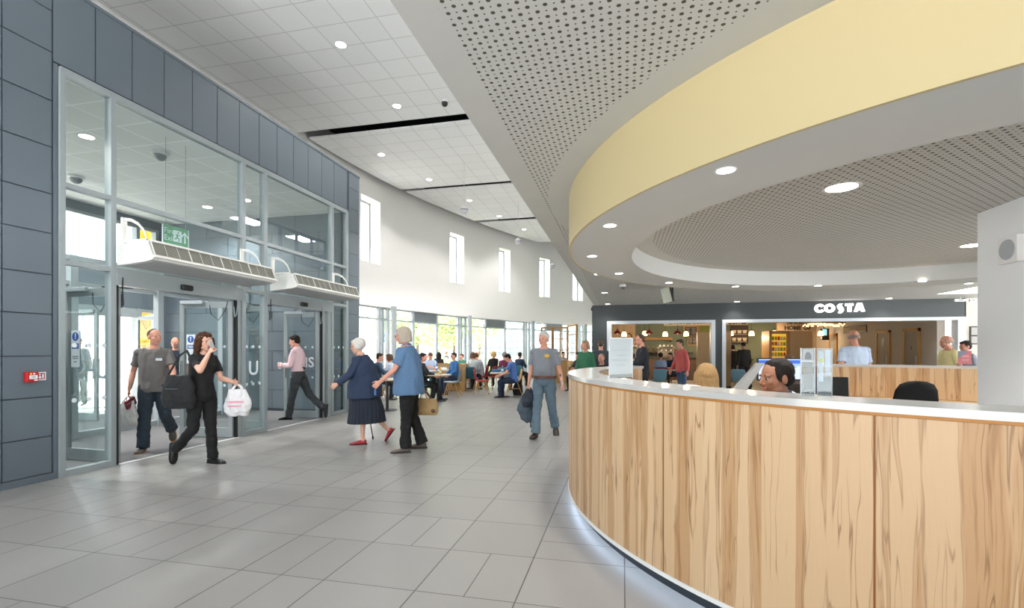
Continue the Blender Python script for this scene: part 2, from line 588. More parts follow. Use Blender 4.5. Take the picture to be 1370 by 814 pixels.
def person(spec):
    """spec keys: loc, yaw, h, sex, bulk, belly, lean, twist, head=(yaw,pitch), legs={L,R:(flex,abd,knee,foot)}, arms={L,R:(flex,abd,elbow,inw[,curl])},
    seat (z of seat) or stand foot; top/bottom/shoes/hair dicts; label; lod"""
    g = spec.get
    h = g('h', 1.72)
    s = h / 1.75
    lod = g('lod', 1)
    vb, vc, vh = {0: (.0035, .006, .004), 1: (.0055, .008, .006), 2: (.0105, .012, .011)}[lod]
    bulk, belly, fem = g('bulk', 1.0), g('belly', 0.0), g('sex', 'm') == 'f'
    X, Y, Z = Vector((1, 0, 0)), Vector((0, 1, 0)), Vector((0, 0, 1))
    lean, side = g('lean', 2) * D2R, g('side', 0) * D2R
    tw = g('twist', 0) * D2R
    P0 = Vector((0, 0, 0))
    # torso frame
    def fr(l, t):
        R = rot(X, Z, t)
        U = rot(Z, R, -l)
        U = rot(U, Y, side)
        Fv = U.cross(R).normalized()
        R = Fv.cross(U).normalized()
        return R, Fv, U
    R0, F0, U0 = fr(lean * .25, 0)
    R1, F1, U1 = fr(lean * .7, tw * .5)
    R2, F2, U2 = fr(lean, tw)
    hump = g('hump', 0) * D2R
    R3, F3, U3 = fr(lean + hump, tw)
    waist = P0 + U0 * .17 * s
    chest = waist + U1 * .19 * s
    neckb = chest + U2 * .12 * s + U3 * .06 * s
    hy, hp = g('head', (0, 0))
    Rh = rot(R2, U3, hy * D2R)
    Uh0 = fr((lean + hump) * .55, tw)[2]
    Fh = Uh0.cross(Rh).normalized()
    Uh = rot(Uh0, Rh, -hp * D2R)
    Fh = Uh.cross(Rh).normalized()
    hc = neckb + U3 * .036 * s + Uh * .115 * s + Fh * .020 * s
    HM = Matrix((Rh, Fh, Uh)).transposed()
    hs = s ** .5
    def hp_(x, y, z):
        return hc + HM @ Vector((x, y, z)) * hs
    sw = (.148 if fem else .168) * s * (1 + (bulk - 1) * .5)
    J = {}
    for sd, k in ((1, 'R'), (-1, 'L')):
        hip = P0 + R0 * (sd * .088 * s) - U0 * .03 * s
        fx, ab, kn, ft = g('legs')[k]
        ft = kn - fx if ft is None else ft
        d = rot(rot(-Z, Y, -sd * ab * D2R), X, fx * D2R)
        ax = rot(rot(X, Y, -sd * ab * D2R), X, fx * D2R)
        knee = hip + d * .43 * s
        d2 = rot(d, ax, -kn * D2R)
        ank = knee + d2 * .405 * s
        # foot: forward direction perpendicular-ish to the shank, then pitched
        ff = rot(d2, ax, (90 + ft) * D2R)
        out = g('toe', 7) * D2R * sd
        ff = rot(ff, Z, -out)
        fu = ax.cross(ff).normalized()
        J[k] = dict(hip=hip, knee=knee, ank=ank, ff=ff.normalized(), fu=fu, ax=ax, sd=sd)
        sh = neckb - U2 * .078 * s + R2 * (sd * sw)
        a = g('arms')[k]
        fx, ab, el, inw = a[:4]
        ud = rot(-U2, F2, -sd * ab * D2R)
        ud = rot(ud, R2, fx * D2R)
        bx = rot(rot(R2, F2, -sd * ab * D2R), R2, fx * D2R)
        bx = rot(bx, ud, -sd * inw * D2R)
        elb = sh + ud * .285 * s
        fd = rot(ud, bx, el * D2R)
        wr = elb + fd * .25 * s
        J[k].update(sh=sh, elb=elb, wr=wr, fd=fd.normalized(), ud=ud, bx=bx, curl=a[4] if len(a) > 4 else 25)
    lowest = min(min((J[k]['ank'] - J[k]['fu'] * .083 * s + J[k]['ff'] * t).z for t in (-.05 * s, .16 * s)) for k in 'LR')
    if g('seat') is not None:
        base = Vector((0, 0, g('seat') + .10 * s))
    else:
        sup = J[g('sup', 'R')]
        foot = sup['ank'] + sup['ff'] * .05 * s
        base = Vector((-foot.x, -foot.y, -lowest))
    root = thing('person', g('loc'), g('yaw', 0), g('label'), 'person', g('group'))
    T = Matrix.Translation(base)
    def fin(me, name, m, parent=root):
        me.transform(T)
        return put(name, me, m, parent)
    # ---------------- body
    b = MB()
    bw = bulk * s
    sec = [(P0 - U0 * .09 * s, .120, .095, R0, F0), (P0 - U0 * .03 * s, .158 if not fem else .165, .112, R0, F0), (P0 + U0 * .06 * s, .148, .105, R0, F0), (waist, .132, .098 + belly, R1, F1),
           (waist + U1 * .10 * s, .145, .108 + belly * .7, R1, F1), (chest + U2 * .03 * s, .156, .112, R2, F2), (neckb - U2 * .06 * s, .145, .088, R2, F2), (neckb - U2 * .015 * s, .085, .065, R2, F2), (neckb + U3 * .02 * s, .055, .058, R3, F3)]
    def torso(mb, off, lo=0, hi=99, straight=0.0):
        ss = sec[lo:hi]
        mb.tube([q[0] for q in ss], [(max(q[1], straight) * bw + off, q[2] * bw + off) for q in ss], 22, True, [(q[3], q[4]) for q in ss])
    torso(b, -.004)
    b.tube([neckb - U3 * .03 * s, neckb + U3 * .05 * s, hc - Uh * .05 * s], [(.056 * s, .058 * s), (.052 * s * (.9 if fem else 1), .055 * s), (.05 * s, .055 * s)], 14)
    # head
    def he(x, y, z, rx, ry, rz):
        b.ell(hp_(x, y, z), (rx * hs, ry * hs, rz * hs), HM, 18, 12)
    he(0, -.015, .03, .075, .096, .086)
    he(0, .028, -.025, .062, .064, .085)
    he(0, .056, -.092, .032, .026, .022)
    for q in (-1, 1):
        he(q * .034, .018, -.066, .029, .045, .032)
        he(q * .037, .060, -.018, .022, .024, .022)
        he(q * .076, -.008, -.008, .009, .019, .031)
        he(q * .013, .096, -.028, .010, .010, .008)
        he(q * .027, .072, .024, .026, .016, .010)
    b.tube([hp_(0, .080, .018), hp_(0, .100, -.012), hp_(0, .108, -.026)], [.009 * hs, .0115 * hs, .011 * hs], 8)
    he(0, .086, -.051, .024, .012, .0065)
    he(0, .084, -.063, .020, .012, .0075)
    # limbs
    lw = (bulk * .5 + .5) * s
    for k in 'LR':
        j = J[k]
        m1 = j['hip'].lerp(j['knee'], .45)
        b.tube([j['hip'] + (j['hip'] - j['knee']) * .08, j['hip'].lerp(j['knee'], .2), m1, j['hip'].lerp(j['knee'], .85), j['knee']], [.078 * lw, .080 * lw, .070 * lw, .053 * s, .051 * s], 16)
        b.ell(j['knee'], (.052 * s,) * 3)
        cm = j['knee'].lerp(j['ank'], .28) - j['ff'] * .010
        b.tube([j['knee'], cm, j['knee'].lerp(j['ank'], .6), j['ank']], [.048 * s, .051 * s, .040 * s, .034 * s], 16)
        foot_shape(b, j, s, 0)
        b.tube([j['sh'] - j['ud'] * .02, j['sh'].lerp(j['elb'], .4), j['elb']], [.043 * lw, .042 * lw, .036 * s], 14)
        b.ell(j['sh'], (.045 * lw,) * 3)
        b.ell(j['elb'], (.037 * s,) * 3)
        b.tube([j['elb'], j['elb'].lerp(j['wr'], .3), j['wr']], [(.037 * s, .037 * s), (.039 * s, .037 * s), (.024 * s, .027 * s)], 14)
        hand(b, j, R2, F2, U2, s * (.92 if fem else 1), lod)
    sk = skin_mat(g('skin', 'fair'))
    fin(remesh(b, vb, 3 if lod < 2 else 1), 'body', sk)
    # ---------------- clothes
    top = g('top')
    tw_ = top.get('w', .014)
    c = MB()
    torso(c, tw_, top.get('lo', 1), 8, .148 if not fem else .13)
    if top.get('hem'):
        q = sec[1]
        rx, ry = max(.166, q[1]) * bw + tw_, max(q[2], .112 + belly * .8) * bw + tw_ + .004
        if g('bottom')['kind'] == 'skirt':
            rx, ry = .205 * bw + .022, .180 * bw + .022
        c.tube([chest, waist, P0 + U0 * .05 * s, P0 - U0 * top['hem'] * s], [(.156 * bw + tw_, .112 * bw + tw_), (.158 * bw + tw_, (.105 + belly) * bw + tw_), (rx, ry + .01), (rx + .012, ry + .014)], 24, True, [(R2, F2), (R1, F1), (R0, F0), (R0, F0)])
    if fem and top.get('bust', 1):
        for q in (-1, 1):
            c.ell(chest + R2 * (q * .07 * s) + F2 * (.085 * bw), (.062 * s, .055 * s, .06 * s), Matrix((R2, F2, U2)).transposed())
    for k in 'LR':
        j = J[k]
        c.ell(j['sh'] - R2 * (j['sd'] * .004 * s), (.051 * lw + tw_ * .45, .051 * lw + tw_ * .45, .050 * lw + tw_ * .4), Matrix((R2, F2, U2)).transposed())
        c.tube([neckb - U2 * .040 * s + R2 * (j['sd'] * .035), j['sh'] + U2 * .0], [.050 * s, .047 * lw + tw_ * .2], 14)
        if top['sleeve'] == 'short':
            e = j['sh'].lerp(j['elb'], top.get('sl', .68))
            c.tube([j['sh'], j['sh'].lerp(e, .25), j['sh'].lerp(e, .6), e], [.038 * lw, .048 * lw + tw_ * .5, .049 * lw + tw_ * .6, .049 * lw + tw_ * .7], 16)
        elif top['sleeve'] == 'long':
            c.tube([j['sh'], j['sh'].lerp(j['elb'], .15), j['sh'].lerp(j['elb'], .5), j['elb']], [.038 * lw, .048 * lw + tw_ * .5, .048 * lw + tw_ * .5, .043 * lw + tw_ * .5], 16)
            c.ell(j['elb'], (.044 * lw + tw_ * .5,) * 3)
            e = j['elb'].lerp(j['wr'], top.get('cuff', .95))
            c.tube([j['elb'], j['elb'].lerp(e, .5), e], [.044 * lw + tw_ * .5, .041 * lw + tw_ * .5, .033 * s + tw_ * .5], 16)
    shirt = fin(remesh(c, vc, 4, .015 if lod < 2 else .010), top['name'], cloth(top['mat'], top['col']))
    if top.get('collar'):
        cc = MB()
        cc.tube([neckb - U3 * .012 * s, neckb + U3 * .028 * s], [(.078 * s, .075 * s), (.066 * s, .068 * s)], 18, False, (R3, F3))
        cc.tube([neckb + U3 * .028 * s, neckb - U3 * .006 * s], [(.066 * s, .068 * s), (.086 * s, .084 * s)], 18, False, (R3, F3))
        fin(cc.mesh('collar', PI), 'collar', cloth(top['mat'], top['col']), root)
    bot = g('bottom')
    if bot['kind'] == 'skirt':
        c = MB()
        knee = (J['L']['knee'] + J['R']['knee']) / 2
        L = bot.get('len', .52) * s
        c.tube([waist - U0 * .04, P0, P0 - Z * (.12 * s) + F0 * .005, P0.lerp(knee, .7) - Z * .03, Vector(((P0.x + knee.x) / 2, knee.y * .8, P0.z - L))],
               [(.15 * bw, .125 * bw), (.185 * bw, .15 * bw), (.20 * bw, .175 * bw), (.205 * bw, .205 * bw), (.215 * bw, .235 * bw)], 40, True, (R0, F0))
        me = remesh(c, vc, 2)
        cen = P0
        for v in me.vertices:      # pressed pleats
            if v.co.z < -.12 * s:
                a = math.atan2(v.co.y, v.co.x)
                k = min(1, (-.12 * s - v.co.z) / .2)
                f = 1 + .022 * k * math.sin(a * 26)
                v.co.x *= f
                v.co.y *= f
        fin(me, 'skirt', cloth(bot['mat'], bot['col']))
    else:
        c = MB()
        off = bot.get('w', .012)
        ss = sec[0:3] + [(waist - U1 * .03 * s, .14, .104 + belly * .8, R1, F1)]
        c.tube([q[0] for q in ss], [(q[1] * bw + off * .7, q[2] * bw + off * .7) for q in ss], 22, True, [(q[3], q[4]) for q in ss])
        for k in 'LR':
            j = J[k]
            fl = bot.get('flare', .05)
            c.tube([j['hip'] + (j['hip'] - j['knee']) * .1, j['hip'].lerp(j['knee'], .25), j['hip'].lerp(j['knee'], .65), j['knee']], [.082 * lw + off, .083 * lw + off, .066 * lw + off, .058 * s + off], 18)
            c.ell(j['knee'], (.058 * s + off,) * 3)
            e = j['ank'] - (j['ank'] - j['knee']).normalized() * (-.02 * s if bot.get('long', 1) else .05)
            c.tube([j['knee'], j['knee'].lerp(e, .45), e], [.058 * s + off, .056 * s + off, fl * s + off], 18)
        fin(remesh(c, vc, 3, .012 if lod < 2 else .008, (7, 7, 12)), bot.get('name', 'trousers'), cloth(bot['mat'], bot['col'], var=.16))
        if bot.get('belt'):
            c = MB()
            q = P0 + U0 * .055 * s
            c.tube([q - U1 * .021, q + U1 * .021], [(.152 * bw + off + .018, (.108 + belly * .4) * bw + off + .018)] * 2, 28, True, (R0, F0))
            fin(c.mesh('belt', .7), 'belt', mat('leather_' + bot['belt'], bot['belt'], .45))
    sh = g('shoes')
    for k in 'LR':
        c = MB()
        foot_shape(c, J[k], s, .009, sh.get('kind', 'shoe'))
        so = fin(remesh(c, max(vc * .7, .005), 2), 'shoe', mat('shoe_' + sh['mat'], sh['col'], sh.get('rough', .4)))
        if lod < 2:
            c = MB()
            sole(c, J[k], s)
            me = c.mesh('sole', .6)
            me.transform(T)
            put('sole', me, mat('sole_' + sh.get('sole', '#1c1a19'), sh.get('sole', '#1c1a19'), .7), so)
    # ---------------- hair
    hr = g('hair')
    if hr['kind'] != 'bald':
        c = MB()
        def hl(x, y, z, rx, ry, rz):
            c.ell(hp_(x, y, z), (rx * hs, ry * hs, rz * hs), HM, 18, 12)
        t = hr.get('t', 0)
        k = hr['kind']
        if k == 'fringe':
            for a in range(-115, 116, 23):
                a_ = a * D2R
                hl(.070 * math.sin(a_), -.018 - .082 * math.cos(a_), -.004, .018, .018, .032)
        elif k == 'cropped':
            hl(0, -.026, .034, .0775, .094, .0865)
        else:
            hl(0, -.027, .040, .083 + t, .097 + t, .086 + t)
            hl(0, -.055, -.010, .072 + t, .060 + t, .062)
            if k in ('short', 'bob', 'long', 'curly', 'bouffant'):
                hl(0, .030, .085, .058 + t, .050, .030 + t)
            if k == 'desk':
                hl(0, -.004, .086, .062, .056, .034)
                for q in (-1, 1):
                    hl(q * .062, .002, .022, .018, .034, .045)
            if k == 'bouffant':
                hl(0, -.045, .038, .102, .108, .098)
                for q in (-1, 1):
                    hl(q * .066, -.02, .0, .026, .056, .052)
            if k in ('bob', 'long'):
                hl(0, -.048, .018, .087 + t, .088, .094)
            if k in ('bob', 'long', 'curly'):
                low = {'bob': -.10, 'long': -.20, 'curly': -.17}[k]
                wv = {'bob': .030, 'long': .028, 'curly': .040}[k]
                for q in (-1, 1):
                    c.tube([hp_(q * .070, -.01, .05), hp_(q * .084, -.005, -.02), hp_(q * .080, -.02, low)], [(wv * hs, .05 * hs), (wv * .9 * hs, .055 * hs), (wv * .7 * hs, .05 * hs)], 12, True, (Rh, Fh))
                c.tube([hp_(0, -.07, .05), hp_(0, -.085, -.03), hp_(0, -.085, low)], [(.08 * hs, .045 * hs), (.085 * hs, .045 * hs), (.075 * hs, .034 * hs)], 16, True, (Rh, Fh))
        amp = {'curly': .016, 'bouffant': .010, 'short': .005, 'bob': .0035, 'long': .0035, 'fringe': .003, 'cropped': .001, 'desk': .002}.get(k, .004)
        scl = (60, 60, 14) if k in ('bob', 'long') else (45, 45, 45)
        fin(remesh(c, vh, 2, amp if lod < 2 else amp * .7, scl), 'hair', mat('hair_' + hr['col'], hr['col'], .7, var=.30, scale=60, bump=.5, spec=.25))
    if lod < 2 or g('face'):
        for q in (-1, 1):
            c = MB()
            c.ell(hp_(q * .029, .0735, .005), (.0118 * hs, .0118 * hs, .0075 * hs), HM, 12, 8)
            ey = fin(c.mesh('eye', PI), 'eye', mat('eye_white', '#a89d94', .5))
            c = MB()
            c.ell(hp_(q * .029, .0825, .0045), (.0066 * hs, .004 * hs, .0066 * hs), HM, 10, 6)
            me = c.mesh('iris', PI)
            me.transform(T)
            put('iris', me, mat('iris', '#33261e', .2), ey)
            c = MB()
            c.tube([hp_(q * .013, .0840, .025), hp_(q * .03, .0845, .029), hp_(q * .046, .0725, .024)], [.0024 * hs, .0030 * hs, .0018 * hs], 6)
            fin(c.mesh('eyebrow', PI), 'eyebrow', mat('hair_' + hr.get('brow', hr['col']), hr.get('brow', hr['col']), .6))
        c = MB()
        c.ell(hp_(0, .0915, -.0515), (.022 * hs, .0075 * hs, .005 * hs), HM, 12, 6)
        c.ell(hp_(0, .0905, -.0625), (.019 * hs, .0075 * hs, .006 * hs), HM, 12, 6)
        fin(c.mesh('lips', PI), 'lips', mat('lips', '#b0685f', .5))
    if g('glasses'):
        c = MB()
        for q in (-1, 1):
            pts = [hp_(q * .031 + .023 * math.cos(a), .100, .004 + .017 * math.sin(a)) for a in [i * PI / 6 for i in range(13)]]
            c.tube(pts, [.0022 * hs] * 13, 6)
            c.bar(hp_(q * .054, .098, .008), hp_(q * .080, -.005, .010), .002, 6)
        c.bar(hp_(-.009, .101, .006), hp_(.009, .101, .006), .002, 6)
        if g('glasses') == 'sun':
            for q in (-1, 1):
                c.ell(hp_(q * .031, .1, .004), (.022 * hs, .003 * hs, .016 * hs), HM, 12, 6)
        fin(c.mesh('spectacles', PI), 'spectacles', mat('spectacle_frame', '#2b2624', .3))
    B = Matrix.Rotation(g('yaw', 0), 4, 'Z')
    B.translation = Vector(g('loc'))
    W = lambda p: B @ (p + base)
    info = {k: dict(fd=B.to_3x3() @ J[k]['fd'], wr=W(J[k]['wr']), hand=W(J[k]['wr'] + J[k]['fd'] * .085 * s), knee=W(J[k]['knee']), sh=W(J[k]['sh']), elb=W(J[k]['elb']), ank=W(J[k]['ank'])) for k in 'LR'}
    info['hip'], info['chest'], info['head'] = W(P0), W(chest), W(hc)
    info['root'], info['s'], info['Tl'] = root, s, T
    info['local'] = dict(chest=chest, F2=F2, R2=R2, U2=U2, J=J, bw=bw, hc=hc, HM=HM)
    info['fin'] = fin
    return info

def foot_shape(mb, j, s, off=0, kind='foot'):
    a, f, u = j['ank'], j['ff'], j['fu']
    r = j['ax']
    z = -.083 * s
    fr = (r, u)
    P = lambda y, zz: a + f * (y * s) + u * (z + zz * s)
    k = 1.0
    secs = [(-.062, .030, .022, .026), (-.045, .038, .033, .034), (.0, .040, .036, .036), (.06, .032, .040, .029), (.12, .024, .046, .021), (.165, .018, .040, .016), (.195, .014, .022, .010)]
    mb.tube([P(y, zc) for y, zc, rx, rz in secs], [(rx * s + off * .8, rz * s + off * .6) for y, zc, rx, rz in secs], 16, True, (r, u))
    if kind in ('foot', 'shoe', 'boot'):
        mb.tube([P(-.012, .10 if kind != 'shoe' else .085), P(-.005, .05), P(.01, .03)], [(.035 * s + off * .7, .037 * s + off * .7), (.037 * s + off, .042 * s + off), (.036 * s + off, .05 * s + off)], 14, True, (r, f))

def sole(mb, j, s):
    a, f, u, r = j['ank'], j['ff'], j['fu'], j['ax']
    prof = [(-.075, .025), (-.06, .036), (0, .041), (.06, .046), (.12, .053), (.17, .046), (.20, .030), (.212, .012)]
    pts = [a + f * (y * s) + r * (w * s) for y, w in prof] + [a + f * (y * s) - r * (w * s) for y, w in reversed(prof)]
    pts = [p - u * (.092 * s) for p in pts]
    mb.prism(pts, u * .02 * s)

def hand(mb, j, R, Fw, U, s, lod):
    sd, d, w = j['sd'], j['fd'], j['wr']
    med = -R * sd
    n = (med - d * med.dot(d))
    if n.length < .3:
        n = (-U - d * (-U).dot(d))
    n.normalize()
    t = d.cross(n)
    if t.dot(Fw + U) < 0:
        t = -t
    curl = j['curl'] * D2R
    fr = (t, n)
    mb.tube([w - d * .01, w + d * .03 * s, w + d * .065 * s, w + d * .092 * s], [(.026 * s, .019 * s), (.036 * s, .017 * s), (.041 * s, .015 * s), (.039 * s, .012 * s)], 14, True, fr)
    for i, (o, L) in enumerate(((.030, .070), (.0105, .080), (-.0105, .074), (-.030, .058))):
        p = w + d * .085 * s + t * (o * 1.08 * s)
        dd = d + t * (o * .9)
        dd.normalize()
        pts, rad = [p], [.0092 * s]
        nn = n
        for q, fr_ in enumerate((.45, .32, .23)):
            c_ = curl * (.55, 1.0, .8)[q] * (1 + .12 * i)
            dd, nn = (dd * math.cos(c_) + nn * math.sin(c_)).normalized(), (nn * math.cos(c_) - dd * math.sin(c_)).normalized()
            p = p + dd * (L * fr_ * s)
            pts.append(p)
            rad.append((.0088, .0080, .0062)[q] * s)
        mb.tube(pts, rad, 8)
    p = w + d * .022 * s + t * .028 * s
    dd = (d * .72 + t * .62 + n * .35).normalized()
    p1 = p + dd * .042 * s
    d2 = (d * .9 + t * .25 + n * (.25 + .5 * math.sin(curl))).normalized()
    p2 = p1 + d2 * .034 * s
    p3 = p2 + (d2 + n * .2 * math.sin(curl)).normalized() * .026 * s
    mb.tube([p - dd * .015, p, p1, p2, p3], [.013 * s, .0135 * s, .0115 * s, .0105 * s, .007 * s], 10)
# ------------------------------------------------------------------ world and sun
w = bpy.data.worlds.new('sky')
SC.world = w
w.use_nodes = True
nt = w.node_tree
bg = nt.nodes['Background']
tcw = nt.nodes.new('ShaderNodeTexCoord')
spx = nt.nodes.new('ShaderNodeSeparateXYZ')
nt.links.new(tcw.outputs['Generated'], spx.inputs[0])
rp = nt.nodes.new('ShaderNodeValToRGB')
rp.color_ramp.elements[0].position = .45
rp.color_ramp.elements[0].color = (.96, .985, 1.0, 1)
rp.color_ramp.elements[1].position = .53
rp.color_ramp.elements[1].color = (.36, .38, .40, 1)
ma = nt.nodes.new('ShaderNodeMath')
ma.operation = 'MULTIPLY_ADD'
ma.inputs[1].default_value = .5
ma.inputs[2].default_value = .5
nt.links.new(spx.outputs[2], ma.inputs[0])
nt.links.new(ma.outputs[0], rp.inputs[0])
nt.links.new(rp.outputs[0], bg.inputs[0])
bg.inputs[1].default_value = WORLD
sun = bpy.data.lights.new('sun', 'SUN')
sun.energy = SUN
sun.angle = .03
sun.color = (1, .985, .97)
so = bpy.data.objects.new('sun', sun)
COL.objects.link(so)
so.rotation_euler = Vector((.30, .34, 1)).to_track_quat('Z', 'Y').to_euler()
SC.view_settings.exposure = EXPO
SC.cycles.max_bounces = 8
SC.cycles.transparent_max_bounces = 24
SC.cycles.sample_clamp_indirect = 6
SC.cycles.use_denoising = True

# ------------------------------------------------------------------ palette
M_PANEL = mat('blue_grey_panel', '#5c6770', .5, var=.03, scale=2)
M_PANEL_D = mat('panel_joint', '#3b434b', .7)
M_FRAME = mat('grey_aluminium', '#8f9799', .4, metal=.0, var=.02)
M_FRAME_L = mat('pale_grey_metal', '#a7afb4', .45, var=.02)
M_DARK = mat('black_rubber', '#17181a', .6)
M_WHITE = mat('white_paint', '#dededc', .75, var=.015, scale=2)
M_WALLW = mat('white_plaster', '#efeeec', .85, var=.012, scale=1)
M_SOFFW = mat('soffit_white', '#c1c2bf', .8, var=.01, scale=1)
M_YEL = mat('yellow_paint', '#bcad84', .7, var=.015, scale=1)
M_GLASS = glass('pane_glass', (.90, .94, .94, 1), .035, .6)
M_GLASS_C = glass('clear_glass', (.97, .98, .98, 1), .04, .35)
M_ACRYL = glass('acrylic', (.86, .89, .90, 1), .025, .35)
M_CORIAN = mat('white_solid_surface', '#b6b6b3', .16, var=.015, scale=4, spec=.6)
M_OAK = wood('oak', '#b58a58', '#9c7142')
M_OAKL = wood('pale_oak', '#bb9a6c', '#a58357')
M_FLOOR = floor_tiles()
M_LAMP = mat('lamp_white', '#fff6e8', .5, emit=LAMP, ecol='#fff4e4')
M_BLACK = mat('black_plastic', '#141415', .45)
M_STICK = mat('white_film', '#dfe6ea', .6, var=.02)

# ------------------------------------------------------------------ floor, roof
VW = -6.2                # entrance wall plane
H1, H2, H3 = 2.91, 2.43, 2.63
CR = (2.85, 5.2)         # centre of the round desk
DC = (3.1, 5.15)         # centre of the yellow drum
RO = 3.40
RD, RI = 3.64, 3.03
CW, RW = (21.0, 11.8), 29.45   # plan circle of the curved white wall
def cw(th, r=RW, z=0.0):
    return Vector((CW[0] - r * (math.cos(th) if th > 0 else 1), CW[1] + r * math.sin(th), z))
def th_at(x, r=RW):
    p = on_circle(x, CW, r)
    return math.atan2(p.y - CW[1], CW[0] - p.x)

b = MB()
b.box((-6.2, -3, -.12), (12, 34, 0))
b.box((-.95, -12, -.12), (12, -3, 0))  # unseen floor behind the viewer, lengthened to hold back light from below
b.box((-9.2, 10.6, -.12), (-6.2, 34, -.0))
fl = tag(b.build('floor', M_FLOOR), kind='structure')
b = MB()
b.box((-11.4, 2.2, -.12), (-6.2, 10.6, 0.002))
m_mat, g_, p_ = blank('barrier_matting', .95, .1)
x_, y_, z_ = g_.xyz()
n_ = g_.noise(g_.comb(g_.math('MULTIPLY', x_, 90.0), g_.math('MULTIPLY', y_, 90.0), 0.0), 1.0, 3)
g_.link(g_.mix(n_, lin('#5c5c5f'), lin('#868586')), p_.inputs['Base Color'])
tag(b.build('floor', m_mat), kind='structure')
b = MB().box((-6.235, 4.86, 0), (-6.165, 6.80, .006))
b.box((-6.235, 7.44, 0), (-6.165, 9.12, .006))
tag(b.build('trim_1', mat('threshold_metal', '#c9c9c7', .35)), kind='structure')

# dark service void over the rafts
b = MB()
_pl = [Vector((CW[0] - (RW + .6) * math.cos(t_), CW[1] + (RW + .6) * math.sin(t_), 7.9)) for t_ in [-.55 + 1.37 * i / 40 for i in range(41)]]
b.prism(_pl + [Vector((-.9, _pl[-1].y, 7.9)), Vector((-.9, _pl[0].y, 7.9))], (0, 0, .2))
b.box((-.89, -5, 7.9), (14, 34, 8.1))  # unseen roof slab over the upper floor, added to block the sun
tag(b.build('ceiling', mat('void_black', '#15161a', .9)), kind='structure')

# ------------------------------------------------------------------ suspended tile rafts
ZR = 7.2
M_RAFT = grid_ceiling('raft_tiles', '#f5f5f4', '#d3d3d2', .6, -5.36, 7.06, .008)
def raft(u0, u1, left):
    bb = MB()
    n = 14
    pts = []
    for i in range(n + 1):
        u = u0 + (u1 - u0) * i / n
        pts.append((left(u), u))
    poly = [Vector((v, u, ZR)) for v, u in pts] + [Vector((-.97, u1, ZR)), Vector((-.97, u0, ZR))]
    bb.prism(poly, (0, 0, .05))
    tag(bb.build('ceiling', M_RAFT), kind='structure')
def raft_left(u):
    th = math.asin(max(-1, min(1, (u - CW[1]) / RW)))
    off = .02 if u < 11.5 else .12 + .055 * (u - 12)
    return CW[0] - RW * (math.cos(th) if th > 0 else 1) + min(off, .55)
raft(-2.6, 11.28, raft_left)
raft(11.68, 16.12, raft_left)
raft(16.42, 20.75, raft_left)
raft(21.15, 25.7, raft_left)
# hangers and ducts glimpsed in the gaps
bb = MB()
for u in (11.48, 16.27, 20.95):
    bb.box((-8, u - .12, 7.55), (-1, u + .02, 7.75))
tag(bb.build('trim_2', mat('void_duct', '#2a2d33', .7)), kind='structure')

# ------------------------------------------------------------------ curved white wall with slot windows
Z_S = 2.95
slots = [(483, 509), (602, 621), (668, 683), (722, 736), (766, 780)]
st = [(th_at(a), th_at(c)) for a, c in slots]
ZB, ZT = 4.38, 6.55
zt_, zb_ = [], []
def wall_curve():
    bb = MB()
    brk = [-.0374]
    for a, c in st:
        brk += [a, c]
    brk.append(.80)
    def strip(t0, t1, z0, z1, r=RW):
        n = max(1, int((t1 - t0) / .012))
        for i in range(n):
            a, c = t0 + (t1 - t0) * i / n, t0 + (t1 - t0) * (i + 1) / n
            bb.quad(cw(a, r, z0), cw(c, r, z0), cw(c, r, z1), cw(a, r, z1))
    for i in range(len(brk) - 1):
        a, c = brk[i], brk[i + 1]
        if i % 2 == 0:
            strip(a, c, Z_S, 7.9)
        else:
            strip(a, c, Z_S, ZB)
            strip(a, c, ZT, 7.9)
            ro = RW + .62
            bb.quad(cw(a, RW, ZB), cw(a, RW, ZT), cw(a, ro, ZT), cw(a, ro, ZB))
            bb.quad(cw(c, RW, ZT), cw(c, RW, ZB), cw(c, ro, ZB), cw(c, ro, ZT))
            bb.quad(cw(a, RW, ZB), cw(c, RW, ZB), cw(c, ro, ZB), cw(a, ro, ZB))
            bb.quad(cw(a, RW, ZT), cw(a, ro, ZT), cw(c, ro, ZT), cw(c, RW, ZT))
    strip(-.52, -.0374, 5.62, 7.9)
    n = 90
    for i in range(n):
        a, c = -.0374 + .8374 * i / n, -.0374 + .8374 * (i + 1) / n
        bb.quad(cw(a, RW, Z_S), cw(c, RW, Z_S), cw(c, RW + .6, Z_S), cw(a, RW + .6, Z_S))
    # outer leaf, again open at the slots
    for i in range(len(brk) - 1):
        a, c = brk[i], brk[i + 1]
        if i % 2 == 0:
            strip(a, c, Z_S, 7.9, RW + .62)
        else:
            strip(a, c, Z_S, ZB, RW + .62)
            strip(a, c, ZT, 7.9, RW + .62)
    return bb.build('wall_left', M_WALLW, None, .5)
tag(wall_curve(), kind='structure')
